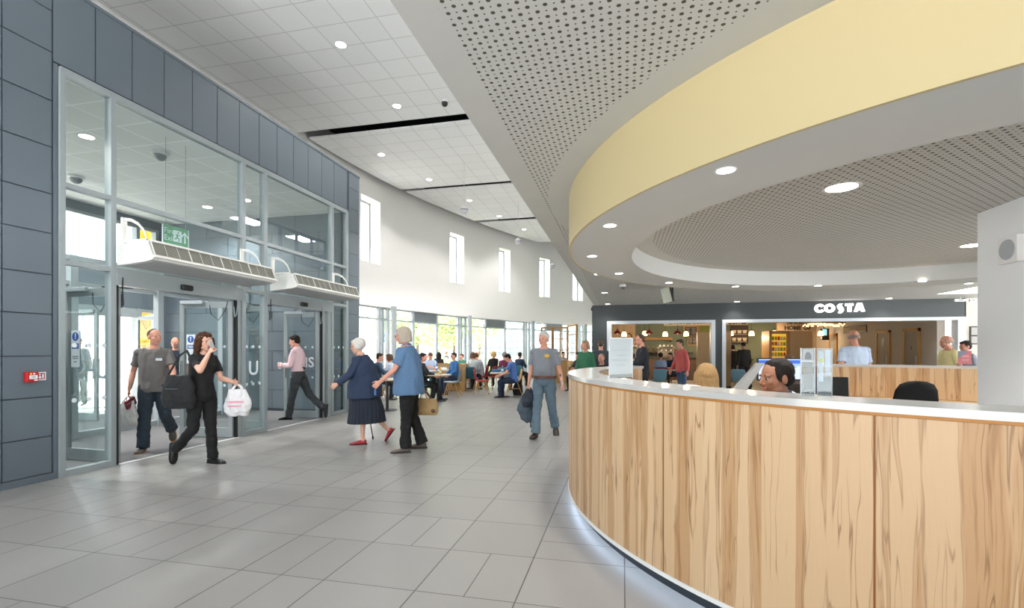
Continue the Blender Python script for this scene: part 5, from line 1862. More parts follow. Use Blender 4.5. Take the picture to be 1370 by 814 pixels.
for i in range(14):
    x = -.8 + .26 * i
    p = (x, 26.55, 1.30)
    if bt is None:
        bt = thing('bottle', p, 0, 'small bottle on the shelf behind the coffee machines', 'bottle', 'bottles behind the coffee counter')
        MB().lathe([(0, 0), (.04, 0), (.042, .16), (.015, .21), (.014, .27), (0, .27)], seg=12).build('bottle_body', mat('bottle_amber', '#8a5a2c', .2), bt, .8)
        MB().lathe([(0, .27), (.017, .27), (.017, .30), (0, .30)], seg=12).build('cap', M_WHITE, bt, .8)
    else:
        dup(bt, p)
t = thing('wall_shelf', (1.2, 26.4, 1.25), 0, 'long dark shelf on the back wall carrying a row of small bottles', 'shelf')
MB().box((-2.3, 0, 0), (2.3, .6, .05)).build('shelf_board', mat('shelf_dark', '#3a2e25', .6), t)
for x in (-2, 0, 2):
    MB().box((x - .02, .1, -.2), (x + .02, .6, 0)).build('shelf_bracket', M_BLACK, t)
t = thing('wall_shelf', (1.9, 26.5, 1.95), 0, 'short wooden shelf on the sage back wall above the coffee machines', 'shelf')
MB().box((-.9, 0, 0), (.6, .5, .14)).build('shelf_board', M_DOORW, t)
MB().box((-.85, .1, -.1), (-.8, .5, 0)).box((.5, .1, -.1), (.55, .5, 0)).build('shelf_bracket', M_BLACK, t)
# boards with lettering
def board(name, x0, x1, y0, y1, u, label, cat, m, frame=None):
    a_, c_ = on_u(x0, y0, u), on_u(x1, y1, u)
    w_, h_ = c_.x - a_.x, a_.z - c_.z
    t = thing(name, ((a_.x + c_.x) / 2, u, (a_.z + c_.z) / 2), 0, label, cat)
    MB().box((-w_ / 2, -.03, -h_ / 2), (w_ / 2, .02, h_ / 2)).build('board_face', m, t)
    if frame:
        f_ = .06
        MB().box((-w_ / 2 - f_, -.05, -h_ / 2 - f_), (-w_ / 2, .02, h_ / 2 + f_)).box((w_ / 2, -.05, -h_ / 2 - f_), (w_ / 2 + f_, .02, h_ / 2 + f_)).box((-w_ / 2, -.05, h_ / 2), (w_ / 2, .02, h_ / 2 + f_)).box((-w_ / 2, -.05, -h_ / 2 - f_), (w_ / 2, .02, -h_ / 2)).build('board_frame', frame, t)
    return t, w_, h_
UBF = UB - .06
M_CREAM = mat('board_cream', '#d6c8ae', .7)
M_INK = mat('board_ink', '#3a2c26', .7)
M_CHALK = mat('chalk', '#a09a90', .8)
def writ(t, s_, size, z, m, x=0.0, bold=.01, n='lettering'):
    text_at(s_, size, plane_mat((x, -.034, z), (1, 0, 0), (0, 0, 1)), m, t, n, .002, bold)
t, w_, h_ = board('wall_sign', 888, 953, 427, 435.5, UBF - .5, 'cream wall sign with dark capital words above the left menu boards', 'wall sign', M_CREAM)
writ(t, 'THE HOME OF', h_ * .8, 0, M_INK, -w_ * .15, .02)
writ(t, 'coffee', h_ * .8, 0, mat('sign_red', '#8e2027', .6), w_ * .33, .015)
t, w_, h_ = board('wall_sign', 972, 1000, 427, 434.5, UBF - .5, 'cream wall sign reading coffee in capitals above the brown drinks menu', 'wall sign', M_CREAM)
writ(t, 'COFFEE', h_ * .85, -.03, M_INK, 0, .02)
t, w_, h_ = board('wall_sign', 1050, 1084, 430, 443, 25.55, 'wall lettering on the tan wall above the display fridge', 'wall sign', mat('latte_wall', '#b09a80'))
writ(t, 'THE HOME OF', h_ * .32, h_ * .26, M_INK, 0, .008)
writ(t, 'HOME OF', h_ * .55, -h_ * .2, M_INK, 0, .015)
for x0, x1, y0, y1, lb in ((916, 932, 438, 449, 'upper black chalk menu board in a wooden frame'), (921, 932, 451, 461, 'lower black chalk menu board in a wooden frame')):
    t, w_, h_ = board('menu_board', x0, x1, y0, y1, UBF, lb, 'menu board', M_BLACK, M_OAKL)
    bb = MB()
    for i in range(6):
        for s_ in (-1, 1):
            ln = w_ * (.30 + .08 * ((i * 7 + s_) % 3)) / 1.1
            bb.box((s_ * w_ * .24 - ln / 2, -.034, h_ * (.38 - .14 * i) - .012), (s_ * w_ * .24 + ln / 2, -.031, h_ * (.38 - .14 * i) + .012))
    bb.build('chalk_lines', M_CHALK, t)
t, w_, h_ = board('menu_board', 977, 1001, 436, 460, UBF - .3, 'large brown drinks menu board with six pale cup pictures', 'menu board', mat('menu_brown', '#3b2a22', .6))
for i in range(2):
    for j in range(3):
        x, z = w_ * (-.3 + .3 * j), h_ * (.18 - .42 * i)
        bb = MB()
        bb.lathe([(.0, -.10), (.07, -.10), (.11, .06), (.0, .06)], (x, -.04, z), 14)
        for v in bb.bm.verts:
            v.co.y = -.04 + (v.co.y + .04) * .2
        bb.build('printed_cup', M_CREAM, t, .8)
        MB().box((x - .12, -.034, z - .17), (x + .12, -.031, z - .14)).build('print_line', M_CHALK, t)
t, w_, h_ = board('wall_sign', 836, 847, 444, 459, 25.5, 'square pale wooden sign with a dark arc and red word on the left tan wall', 'wall sign', M_OAKL)
bb = MB()
bb.tube([(w_ * .36 * math.cos(a), -.035, -h_ * .1 + h_ * .42 * math.sin(a)) for a in [PI * .08 * i for i in range(9)]], [.03] * 9, 6)
bb.build('printed_arc', M_INK, t)
MB().box((-w_ * .3, -.034, -h_ * .12), (w_ * .2, -.031, -h_ * .02)).build('printed_word', mat('sign_red', '#8e2027'), t)
t, w_, h_ = board('wall_sign', 936, 952, 436, 446, UBF, 'small green and orange picture board high on the shop back wall', 'picture', mat('picture_green', '#6f7a35', .7, var=.5, scale=3), M_OAK)
# black track and ducts
t = thing('ceiling_duct', (0, 22.0, 2.6), 0, 'dark ventilation duct hanging inside the left shop opening', 'duct')
MB().box((-1.0, -.25, 0), (3.6, .25, .22)).build('duct_body', M_BLACK, t)
for x in (-.6, 1.4, 3.2):
    MB().bar((x, 0, .2), (x, 0, .32), .015, 6).build('hanger', M_BLACK, t)
# pendants
M_REDL = mat('pendant_red', '#8c1420', .35)
M_BELL = mat('bell_glow', '#ffd9a6', .4, emit=2.4, ecol='#ffcf94')
def pendant_red(x, y, d, label):
    z = H + (Y0 - y) / F * d
    t = thing('pendant_lamp', depth_at(x, d, z), 0, label, 'pendant lamp', 'red pendant lamps in the shop')
    MB().lathe([(.15, -.07), (.145, -.03), (.11, .02), (.05, .055), (.03, .07), (.028, .13), (0, .135)], seg=22).build('lamp_shade', M_REDL, t, .8)
    MB().bar((0, 0, .13), (0, 0, H1 - z), .006, 6).build('cord', M_BLACK, t)
    MB().ell((0, 0, -.04), (.04, .04, .04)).build('bulb', M_BELL, t, PI)
    return t
def pendant_bell(x, y, d, label):
    z = H + (Y0 - y) / F * d
    t = thing('pendant_lamp', depth_at(x, d, z), 0, label, 'pendant lamp', 'glowing glass pendant lamps in the shop')
    MB().lathe([(.115, -.11), (.112, -.02), (.09, .06), (.04, .10), (0, .105)], seg=20).build('glass_shade', M_BELL, t, .8)
    MB().lathe([(.0, .17), (.03, .165), (.035, .10), (0, .10)], seg=12).build('cap', M_BLACK, t, .8)
    MB().bar((0, 0, .16), (0, 0, H1 - z), .005, 6).build('cord', M_BLACK, t)
    l = bpy.data.lights.new('pendant_light', 'POINT')
    l.energy = 42
    l.color = (1, .74, .46)
    l.shadow_soft_size = .12
    lo = bpy.data.objects.new('pendant_light', l)
    COL.objects.link(lo)
    lo.parent = t
    lo.location = (0, 0, -.2)
    return t
for x, lb in ((826, 'leftmost of the three red dome pendants, above the paper sign'), (868.5, 'middle of the three red dome pendants in the left opening'), (906.5, 'rightmost of the three red dome pendants in the left opening')):
    pendant_red(x, 444.5, 19.5, lb)
for x, y, d, lb in ((835, 447, 21.5, 'glowing bell pendant beside the leftmost red pendant'), (862.5, 446, 22, 'glowing bell pendant half hidden by the middle red pendant'), (890, 447, 21.5, 'glowing bell pendant alone between two red pendants'), (918, 446.5, 22, 'glowing bell pendant before the chalk menu board'),
                    (977.5, 446, 22, 'glowing bell pendant at the left edge of the right opening'), (1005.5, 446, 21.5, 'glowing bell pendant beside the brown drinks menu'), (1036, 445, 23, 'glowing bell pendant just above the display fridge'), (1098, 446, 21, 'glowing bell pendant right of the display fridge')):
    pendant_bell(x, y, d, lb)
t = thing('beaded_chandelier', depth_at(1102, 18.5, H + (Y0 - 434.5) / F * 18.5), camdir(0, 1), 'long glittering beaded chandelier at the top of the right shop opening', 'chandelier')
bb = MB()
random.seed(5)
for i in range(46):
    bb.ell((-.68 + 1.36 * (i % 23) / 22, -.15 + .3 * (i // 23), random.uniform(-.06, .03)), (.028, .028, .034), None, 8, 5)
bb.build('glass_beads', mat('bead_glow', '#ffe2b0', .3, emit=1.6, ecol='#ffd79a'), t, PI)
MB().box((-.72, -.2, .05), (.72, .2, .09)).build('canopy', mat('brass', '#8a6a34', .35, .7), t)
MB().bar((-.4, 0, .08), (-.4, 0, .42), .008, 6).bar((.4, 0, .08), (.4, 0, .42), .008, 6).build('rod', M_BLACK, t)
p = depth_at(1104, 21, H + (Y0 - 447.5) / F * 21)
t = thing('wall_screen', p, camdir(-.4, 1), 'small lit screen on a bracket right of the display fridge', 'screen')
MB().box((-.2, 0, -.25), (.25, .08, .25)).build('bezel', M_BLACK, t)
MB().box((-.17, -.004, -.05), (.10, -.001, .22)).build('screen_face', mat('screen_cyan', '#8fd3dc', .4, emit=.8), t)
MB().bar((0, .06, .2), (0, .06, H1 - p.z), .02, 8).build('rod', M_BLACK, t)
# ------------------------------------------------------------------ cafe furniture
M_BEECH = wood('cafe_beech', '#c49a5e', '#ae8348')
def cafe_chair(p, yaw, col, label, shell='fabric', group=None):
    t = thing('cafe_chair', p, yaw, label, 'chair', group)
    m = cloth('chair_' + col, col) if shell == 'fabric' else M_BEECH
    bb = MB()
    bb.tube([(0, -.20, .455), (0, -.05, .445), (0, .12, .45), (0, .22, .46), (0, .235, .465)], [(.20, .022), (.215, .026), (.22, .026), (.20, .022), (.15, .01)], 20, True, (Vector((1, 0, 0)), Vector((0, 0, 1))))
    bb.build('seat', m if shell == 'fabric' else cloth('chair_' + col, col), t, PI)
    bb = MB()
    bb.tube([(0, -.17, .45), (0, -.205, .52), (0, -.225, .62), (0, -.25, .74), (0, -.265, .82), (0, -.268, .835)], [(.17, .02), (.195, .022), (.21, .022), (.215, .02), (.195, .018), (.14, .01)], 20, True, (Vector((1, 0, 0)), Vector((0, 1, .1)).normalized()))
    bb.build('backrest', m, t, PI)
    for sx in (-1, 1):
        for y0, y1 in ((.10, .235), (-.10, -.26)):
            MB().tube([(sx * .15, y0, .44), (sx * .205, y1, 0)], [(.020, .016), (.013, .012)], 8).build('leg', M_BEECH, t, .8)
        MB().tube([(sx * .175, .165, .23), (sx * .175, -.175, .23)], [.010, .010], 8).build('stretcher', M_BEECH, t, .8)
    MB().box((-.17, -.13, .415), (.17, .13, .435), bevel=.004).build('seat_frame', M_BEECH, t)
    return t
def cafe_table(p, label, r=.38, square=False, yaw=0, group=None):
    t = thing('cafe_table', p, yaw, label, 'table', group)
    tm = mat('table_laminate', '#c9c1b2', .35)
    if square:
        MB().box((-r, -r, .725), (r, r, .75), bevel=.006).build('table_top', tm, t)
        MB().box((-r - .004, -r - .004, .715), (r + .004, r + .004, .726)).build('table_edge', M_BEECH, t)
    else:
        MB().lathe([(0, .75), (r, .75), (r, .73), (0, .73)], seg=36).build('table_top', tm, t, .6)
        MB().lathe([(0, .73), (r + .003, .73), (r + .003, .718), (0, .718)], seg=36).build('table_edge', M_BEECH, t, .6)
    MB().bar((0, 0, .02), (0, 0, .72), .035, 14).build('column', M_BLACK, t, .8)
    MB().lathe([(0, 0), (.24, 0), (.24, .012), (.06, .03), (0, .03)], seg=28).build('base_plate', M_BLACK, t, .7)
    return t
def bottle(p, col, label, h=.22):
    t = thing('bottle', p, 0, label, 'bottle')
    MB().lathe([(0, 0), (.032, .0), (.034, h * .62), (.014, h * .82), (.013, h * .92), (0, h * .92)], seg=16).build('bottle_body', mat('bottle_' + col, col, .2), t, .8)
    MB().lathe([(0, h * .92), (.016, h * .92), (.016, h), (0, h)], seg=12).build('cap', mat('cap_white', '#d8d8d6', .4), t, .8)
    MB().lathe([(.0345, h * .25), (.0345, h * .52)], seg=16).build('bottle_label', M_STICK, t)
    return t
TA = floor_at(586, 537)
cafe_table(TA, 'round pale cafe table on a black pedestal, nearest the booth, with a bottle on it')
bottle(TA + depth_at(0, 0) + Vector((.05, .05, .75)), '#d9a531', 'bottle of orange juice on the nearest round cafe table', .20)
TC = depth_at(589, 16.6)
cafe_table(TC, 'round cafe table just behind the nearest one, in front of the booth seat')
bottle(TC + Vector((-.05, -.2, .75)), '#4f79b8', 'blue and white water bottle on the round table in front of the booth', .26)
t = thing('food_tray', TC + Vector((.1, .05, .75)), 0, 'white tray with wrapped food on the table in front of the booth', 'tray')
MB().box((-.2, -.14, 0), (.2, .14, .015), bevel=.004).build('tray_base', M_WHITE, t)
MB().ell((0, 0, .05), (.13, .09, .045)).build('wrapped_food', M_WHITE, t, PI)
cafe_chair(floor_at(605, 531), camdir(-1, .05), '#8e9aa4', 'pale blue-grey upholstered cafe chair facing the nearest round table')
TB = floor_at(518, 549)
cafe_table(TB, 'dark pedestal cafe table between the two elderly women', .40)
TD = floor_at(672, 531)
cafe_table(TD, 'pale square cafe table with wood edge in front of the man in the blue tunic', .36, True, camdir(0, 1))
bottle(TD + Vector((.02, -.05, .75)), '#28a0b8', 'turquoise drinks bottle on the square table of the man in the blue tunic', .20)
t = thing('lunch_box', TD + Vector((-.22, .12, .75)), .2, 'blue lunch box on the square table of the man in the blue tunic', 'lunch box')
MB().box((-.13, -.08, 0), (.13, .08, .07), bevel=.012).build('box_base', mat('lunch_blue', '#2d5f94', .5), t)
MB().box((-.135, -.085, .065), (.135, .085, .085), bevel=.01).build('box_lid', mat('lunch_lid', '#2a7fa0', .5), t)
cafe_chair(floor_at(645, 528), camdir(1, -.05), '#a8343c', 'empty red upholstered cafe chair facing right towards the square table')
cafe_chair(floor_at(687, 529.5), camdir(-1, -.1), '#6b7684', 'beech-backed cafe chair under the man in the blue tunic', 'wood')
cafe_chair(depth_at(609.5, 15.9), camdir(-1, -.1), '#3f7d8c', 'beech-backed cafe chair under the man in the blue jacket and sunglasses', 'wood')
# booth
pb = depth_at(605, 17.4)
t = thing('booth_partition', pb, camdir(0, 1), 'long waist-high wooden booth partition behind the seated man in sunglasses', 'partition')
MB().box((-.75, 0, 0), (.40, .06, .93)).build('booth_back', M_OAKL, t)
MB().box((.34, -.75, 0), (.52, .06, .95)).build('end_panel', M_OAKL, t)
MB().box((-.77, -.01, .93), (.53, .08, .96)).build('cap_rail', M_OAK, t)
MB().box((-.75, -.5, .30), (.34, 0, .46), bevel=.02).build('booth_seat', cloth('booth_teal', '#3f7d8c'), t)
MB().box((-.72, -.42, 0), (.3, -.02, .30)).build('seat_base', M_OAK, t)
# folding wooden screen
ps = depth_at(748, 20.8)
t = thing('glazed_screen', ps, camdir(0, 1), 'tall oak-framed glass screen with a folded wing behind the walking man', 'screen')
k_ = 20.8 / F
zt = H + (Y0 - 437) / F * 20.8
def framegrid(bb, x0, x1, y0, y1, z0, z1, nx, nz, w_=.035):
    d = Vector((x1 - x0, y1 - y0, 0))
    n = Vector((-d.y, d.x, 0)).normalized() * .03
    e = d.normalized()
    for i in range(nx + 1):
        p = Vector((x0, y0, 0)) + d * (i / nx)
        ww = w_ if i in (0, nx) else w_ * .5
        bb.prism([p - e * ww - n, p + e * ww - n, p + e * ww + n, p - e * ww + n], (0, 0, z1 - z0), Matrix.Translation((0, 0, z0)))
    for j in range(nz + 1):
        z = z0 + (z1 - z0) * j / nz
        ww = w_ if j in (0, nz) else w_ * .5
        a = Vector((x0, y0, z - ww))
        bb.prism([a - n, a + d - n, a + d + n, a + n], (0, 0, ww * 2))
bb = MB()
framegrid(bb, (724.5 - 748) * k_, (739 - 748) * k_, 0, 0, .95, zt - .06, 1, 2)
framegrid(bb, (740 - 748) * k_, (759 - 748) * k_, .0, 0, .95, zt - .06, 2, 3)
framegrid(bb, (759 - 748) * k_, (766 - 748) * k_, -.12, -1.3, .95, zt, 1, 4)
bb.build('screen_frame', M_OAK, t)
MB().box((-.72, -.003, .95), (.33, .003, zt - .1)).build('pane', M_GLASS_C, t)
MB().box((-.78, -.06, 0), (.35, .06, .93)).box((.33, -1.3, 0), (.62, .06, .95)).build('base_panel', M_OAKL, t)
cafe_chair(depth_at(767, 17.5), camdir(-.3, .9), '#8e2f35', 'red cafe chair beside the glazed oak screen')
# chairs in the shop opening
cafe_chair(depth_at(881, 15.6), camdir(.1, 1), '#5f8592', 'teal cafe chair in the left shop opening, behind the white cup-shaped blur')
cafe_chair(depth_at(990, 15.4), camdir(.6, .8), '#6f93a0', 'pale teal cafe chair in the right shop opening, left of the flap')
cafe_table(depth_at(895, 16.9), 'small cafe table inside the left shop opening', .35)

# ------------------------------------------------------------------ outdoors
b = MB()
b.box((-90, -40, -.2), (VO - .02, 120, -.03))
b.box((VO - .02, 10.6, -.2), (60, 120, -.03))
m_pv, g_, p_ = blank('outdoor_paving', .9, .2)
x_, y_, z_ = g_.xyz()
n_ = g_.noise(g_.comb(x_, y_, 0.0), 1.2, 4)
g_.link(g_.mix(n_, lin('#b9b4ac'), lin('#d6d2ca')), p_.inputs['Base Color'])
b.build('ground', m_pv)
tag(bpy.data.objects['ground'], kind='structure')
M_LEAF = mat('leaf_green', '#b9cb92', .7, var=.25, scale=1.5)
M_BARK = mat('bark', '#77695a', .9, var=.2)
def crown_mesh(seed, r, h, n=2600):
    rnd = random.Random(seed)
    bb = MB()
    cl = [(Vector((rnd.gauss(0, r * .45), rnd.gauss(0, r * .45), rnd.gauss(0, h * .28))), rnd.uniform(.35, .6) * r) for _ in range(14)]
    for i in range(n):
        c, cr = rnd.choice(cl)
        p = c + Vector((rnd.gauss(0, 1), rnd.gauss(0, 1), rnd.gauss(0, 1))).normalized() * cr * rnd.uniform(.6, 1)
        a = Vector((rnd.gauss(0, 1), rnd.gauss(0, 1), rnd.gauss(0, 1))).normalized()
        q = a.orthogonal().normalized() * rnd.uniform(.10, .2)
        e = a.cross(q).normalized() * rnd.uniform(.08, .14)
        bb.quad(p - q, p + e, p + q, p - e)
    return bb.mesh('crown')
cms = [crown_mesh(1, 2.0, 2.2), crown_mesh(2, 2.3, 2.6), crown_mesh(3, 1.7, 1.9)]
def tree(x, d, zc, k, label, sc=1.0):
    p = depth_at(x, d)
    t = thing('tree', p, k * 1.3, label, 'tree', 'trees outside the cafe windows')
    c = put('crown', cms[k % 3], M_LEAF, t)
    c.location = (0, 0, zc)
    c.scale = (sc,) * 3
    MB().tube([(0, 0, -.1), (.05, 0, zc * .5), (0, .05, zc), (.1, 0, zc + .8)], [.14 * sc, .11 * sc, .09 * sc, .04], 10).build('trunk', M_BARK, t, .8)
    return t
for x_, d_, z_, k_, l_, s_ in ((519, 25, 2.9, 0, 'leafy green tree outside, around the left pair of blue poles', .5), (558, 31, 3.4, 1, 'leafy green tree outside, behind the woman in the blue polo shirt', .8),
        (581, 37, 3.6, 2, 'leafy green tree outside, above the young man at the booth table', 1.0), (607, 29, 3.2, 1, 'leafy green tree outside with its trunk in view, above the man in sunglasses', .72),
        (641, 36, 3.5, 0, 'leafy green tree outside, right of the second round column', .75), (583, 47, 4.0, 1, 'distant leafy tree outside, behind the tree with a visible trunk', .9)):
    tree(x_, d_, z_, k_, l_, s_)
MB_BLUE = mat('pole_blue', '#2f6fb8', .5)
for x, y0, d, lb in ((512, 424, 26, 'thin blue signpost outside, leftmost of the three'), (518, 414, 24, 'thicker blue signpost outside, middle of the three'), (551.5, 418, 25, 'blue signpost outside, right of the nearest round column')):
    z = H + (Y0 - y0) / F * d + .25
    t = thing('blue_signpost', depth_at(x, d), 0, lb, 'signpost', 'blue signposts outside')
    MB().bar((0, 0, -.05), (0, 0, z), .055, 10).build('pole', MB_BLUE, t, .8)
    MB().box((-.10, -.07, z - 1.6), (.10, .07, z - .5), bevel=.01).build('sign_blade', MB_BLUE, t)
    MB().lathe([(0, z), (.06, z), (.05, z + .05), (0, z + .06)], seg=12).build('cap', MB_BLUE, t)
# hedge and shrub
def shrub(x, d, label, sc, z=.5):
    t = thing('shrub', depth_at(x, d), x, label, 'shrub', 'shrubs outside')
    c = put('foliage', cms[x % 3], M_LEAF, t)
    c.scale = (.28 * sc, .28 * sc, .24 * sc)
    c.location = (0, 0, z)
    MB().bar((0, 0, -.05), (0, 0, z), .03, 6).build('stem', M_BARK, t)
for x, d, lb, sc in ((586, 25, 'low green shrub outside behind the booth', 1.2), (595, 31, 'second low green shrub outside, behind the trunk of a tree', 1.4), (704, 33, 'rounded green shrub outside, by the third round column', 1.5), (652, 31, 'pale shrub outside behind the blonde woman in black', 1.2)):
    shrub(x, d, lb, sc)
# white building beyond
pb = depth_at(690, 46)
t = thing('office_building', pb, camdir(.25, 1), 'white two-storey building with rows of windows outside beyond the cafe glazing', 'building')
MB().box((-4.6, 0, -.1), (14, 9, 5.9)).build('wall', mat('render_white', '#d9d8d4', .8), t)
MB().box((-4.8, -.3, 5.9), (14.2, 9.2, 6.2)).build('roof_edge', mat('roof_grey', '#8b9499', .6), t)
MB().box((-4.65, -.05, 3.0), (14.05, .02, 3.5)).build('band', mat('band_teal', '#9fc3c9', .6), t)
wm = mat('window_dark', '#76828a', .2)
for r_, z in enumerate((.9, 2.05, 3.75)):
    for i in range(9):
        x = -3.9 + 1.9 * i
        f_ = MB().box((x - .65, -.04, z), (x + .65, .05, z + .85)).build('window', wm, t)
        MB().box((x - .03, -.06, z), (x + .03, -.03, z + .85)).box((x - .65, -.06, z + .4), (x + .65, -.03, z + .45)).box((x - .70, -.07, z - .05), (x + .70, -.03, z)).build('window_bars', M_WHITE, f_)
# fence and car outside
t = thing('metal_fence', depth_at(604, 34), camdir(.15, 1), 'pale metal railing fence outside beyond the trees', 'fence')
bb = MB()
for i in range(36):
    bb.bar((-3.5 + .2 * i, 0, 0), (-3.5 + .2 * i, 0, 1.5), .012, 6)
bb.build('railing', M_FRAME_L, t)
MB().bar((-3.5, 0, 1.4), (3.5, 0, 1.4), .02, 6).bar((-3.5, 0, .2), (3.5, 0, .2), .02, 6).build('rail', M_FRAME_L, t)
t = thing('car', depth_at(572, 43), camdir(1, .1), 'small red car parked outside beyond the trees', 'car')
MB().prism([Vector((-.8, y, z)) for y, z in ((-2.0, .3), (2.0, .3), (2.05, .75), (1.2, .9), (.6, 1.4), (-1.1, 1.42), (-1.9, .95), (-2.05, .7))], (1.6, 0, 0)).build('car_body', mat('car_red', '#a8343a', .3), t)
MB().prism([Vector((-.82, y, z)) for y, z in ((1.0, .93), (.55, 1.33), (-1.0, 1.35), (-1.5, .95))], (1.64, 0, 0)).build('car_window', wm, t)
for y in (-1.25, 1.25):
    for x in (-.83, .63):
        MB().tube([(x, y, .3), (x + .2, y, .3)], [.31, .31], 18, True, (Vector((0, 1, 0)), Vector((0, 0, 1)))).build('wheel', M_BLACK, t, .6)
# yellow post outside the lobby
p = on_v(196, 460, -12.4)
t = thing('yellow_column', Vector((-12.4, p.y, -.03)), 0, 'thick bright yellow column outside the far lobby doors', 'column')
MB().lathe([(0, 0), (.30, 0), (.30, 4.9), (0, 4.9)], seg=28).build('shaft', mat('column_yellow', '#f0b400', .5), t, .6)
MB().lathe([(.30, 0), (.34, 0), (.34, .12), (.30, .14)], seg=28).build('collar', M_FRAME, t, .6)
t = thing('street_wall', (-24, 7, -.03), 0, 'low pale wall with hanging greenery outside the lobby doors', 'wall')
MB().box((-.3, -7, 0), (.3, 9, 1.7)).build('wall_body', mat('wall_beige', '#bdb3a2', .9), t)
c = put('greenery', crown_mesh(9, 1.0, .5, 1500), M_LEAF, t)
c.scale = (.5, 5.5, .5)
c.location = (.2, 1, 1.9)
t = thing('railing', (-19, 7, -.03), 0, 'white metal railing outside the lobby doors', 'railing')
bb = MB()
for i in range(24):
    bb.bar((0, -5 + .45 * i, 0), (0, -5 + .45 * i, 1.05), .02, 6)
bb.build('post', M_WHITE, t)
MB().bar((0, -5, 1.05), (0, 5.5, 1.05), .03, 8).bar((0, -5, .55), (0, 5.5, .55), .02, 8).build('rail', M_WHITE, t)
# ------------------------------------------------------------------ people in the foreground
WALK_R = dict(R=(4, 2, 5, None), L=(-16, 2, 46, -28))
def T_(name, m, col, sleeve, **k):
    return dict(name=name, mat=m, col=col, sleeve=sleeve, **k)
# 1 man in the grey T-shirt coming in
i = person(dict(loc=floor_at(189, 606), yaw=camdir(.42, -.9), h=1.74, bulk=1.10, belly=.02, lean=3, head=(38, 2), skin='pink',
    legs=dict(R=(2, 3, 2, None), L=(-14, 3, 40, -22)), sup='R', arms=dict(R=(-6, 16, 28, 20, 65), L=(24, 14, 20, 30, 30)),
    top=T_('t_shirt', 'tee_grey', '#6b6866', 'short', w=.022, lo=0), bottom=dict(kind='trousers', name='jeans', mat='jeans_dark', col='#27343f', w=.02, flare=.062),
    shoes=dict(mat='trainer', col='#4a443f', sole='#a8763f'), hair=dict(kind='cropped', col='#4c3a30'),
    label='bald man in a loose grey T-shirt and dark jeans walking in through the nearer doors'))
L = i['local']
def patch(i, x, z, w_, h_, m, name='chest_patch', off=.14):
    l = i['local']
    M3 = Matrix((l['R2'], l['F2'], l['U2'])).transposed().to_4x4()
    M3.translation = l['chest']
    bb = MB()
    bb.box((x - w_ / 2, off, z - h_ / 2), (x + w_ / 2, off + .004, z + h_ / 2), M3)
    me = bb.mesh(name)
    return i['fin'](me, name, m, i['root'])
patch(i, -.085, .02, .075, .035, M_STICK, 'name_label', .147)
def carrier_bag(p, yaw, label, col='#cfcfd0', mark=None, h=.34, w=.26):
    t = thing('carrier_bag', p, yaw, label, 'bag')
    bb = MB()
    bb.tube([(0, 0, -.06), (0, 0, -.16), (0, 0, -.26), (0, 0, -h), (0, 0, -h - .05)], [(w * .34, .03), (w * .46, .06), (w * .52, .075), (w * .5, .07), (w * .38, .045)], 22, True, (Vector((1, 0, 0)), Vector((0, 1, 0))))
    me = remesh(bb, .009, 2, .016, (16, 16, 10))
    put('bag_body', me, mat('bag_' + col, col, .4, var=.08), t)
    bb = MB()
    for s_ in (-1, 1):
        bb.tube([(-w * .22, s_ * .02, -.08), (-w * .1, s_ * .01, -.015), (0, 0, .0), (w * .1, s_ * .01, -.015), (w * .22, s_ * .02, -.08)], [(.012, .003)] * 5, 8)
    bb.build('bag_handle', mat('bag_' + col, col), t)
    if mark:
        for s_ in (-1, 1):
            MB().box((-w * .3, s_ * .082 - .003, -.22), (w * .3, s_ * .082 + .003, -.20)).box((-w * .3, s_ * .080 - .003, -.27), (w * .2, s_ * .080 + .003, -.255)).build('printed_band', mat('print_pink', mark, .5), t)
    return t

def grip(i, k):
    return i[k]['hand'] + Vector((0, 0, -.015))
carrier_bag(grip(i, 'R'), camdir(.1, 1), 'pale plastic carrier bag hanging from the right hand of the man in the grey T-shirt', '#b9b7b4', None, .36)
t = thing('red_folder', grip(i, 'R') + Vector((.06, -.02, -.08)), camdir(1, 0), 'dark red purse held with the carrier bag by the man in the grey T-shirt', 'purse')
MB().box((-.09, -.015, -.07), (.09, .015, .05), Matrix.Rotation(.4, 4, 'Y'), .008).build('purse_body', mat('purse_red', '#7c1f2b', .5), t)
MB().box((-.09, -.017, .0), (.09, .017, .01), Matrix.Rotation(.4, 4, 'Y')).build('purse_zip', M_FRAME, t)

# 2 man in navy behind
person(dict(loc=floor_at(246, 556), yaw=camdir(.55, -.6), h=1.72, lean=3, head=(-20, 0), skin='pink', legs=dict(L=(10, 3, 6, None), R=(-16, 3, 40, -24)), sup='L',
    arms=dict(R=(14, 10, 30, 20), L=(-14, 10, 20, 10)), top=T_('t_shirt', 'tee_navy', '#1e2a3d', 'short', w=.016, lo=0),
    bottom=dict(kind='trousers', name='jeans', mat='jeans_navy', col='#202b38', w=.016), shoes=dict(mat='shoe_pale', col='#8b8d91'), hair=dict(kind='cropped', col='#6d5440'),
    label='man in a navy T-shirt and dark jeans half hidden by the open glass door'))

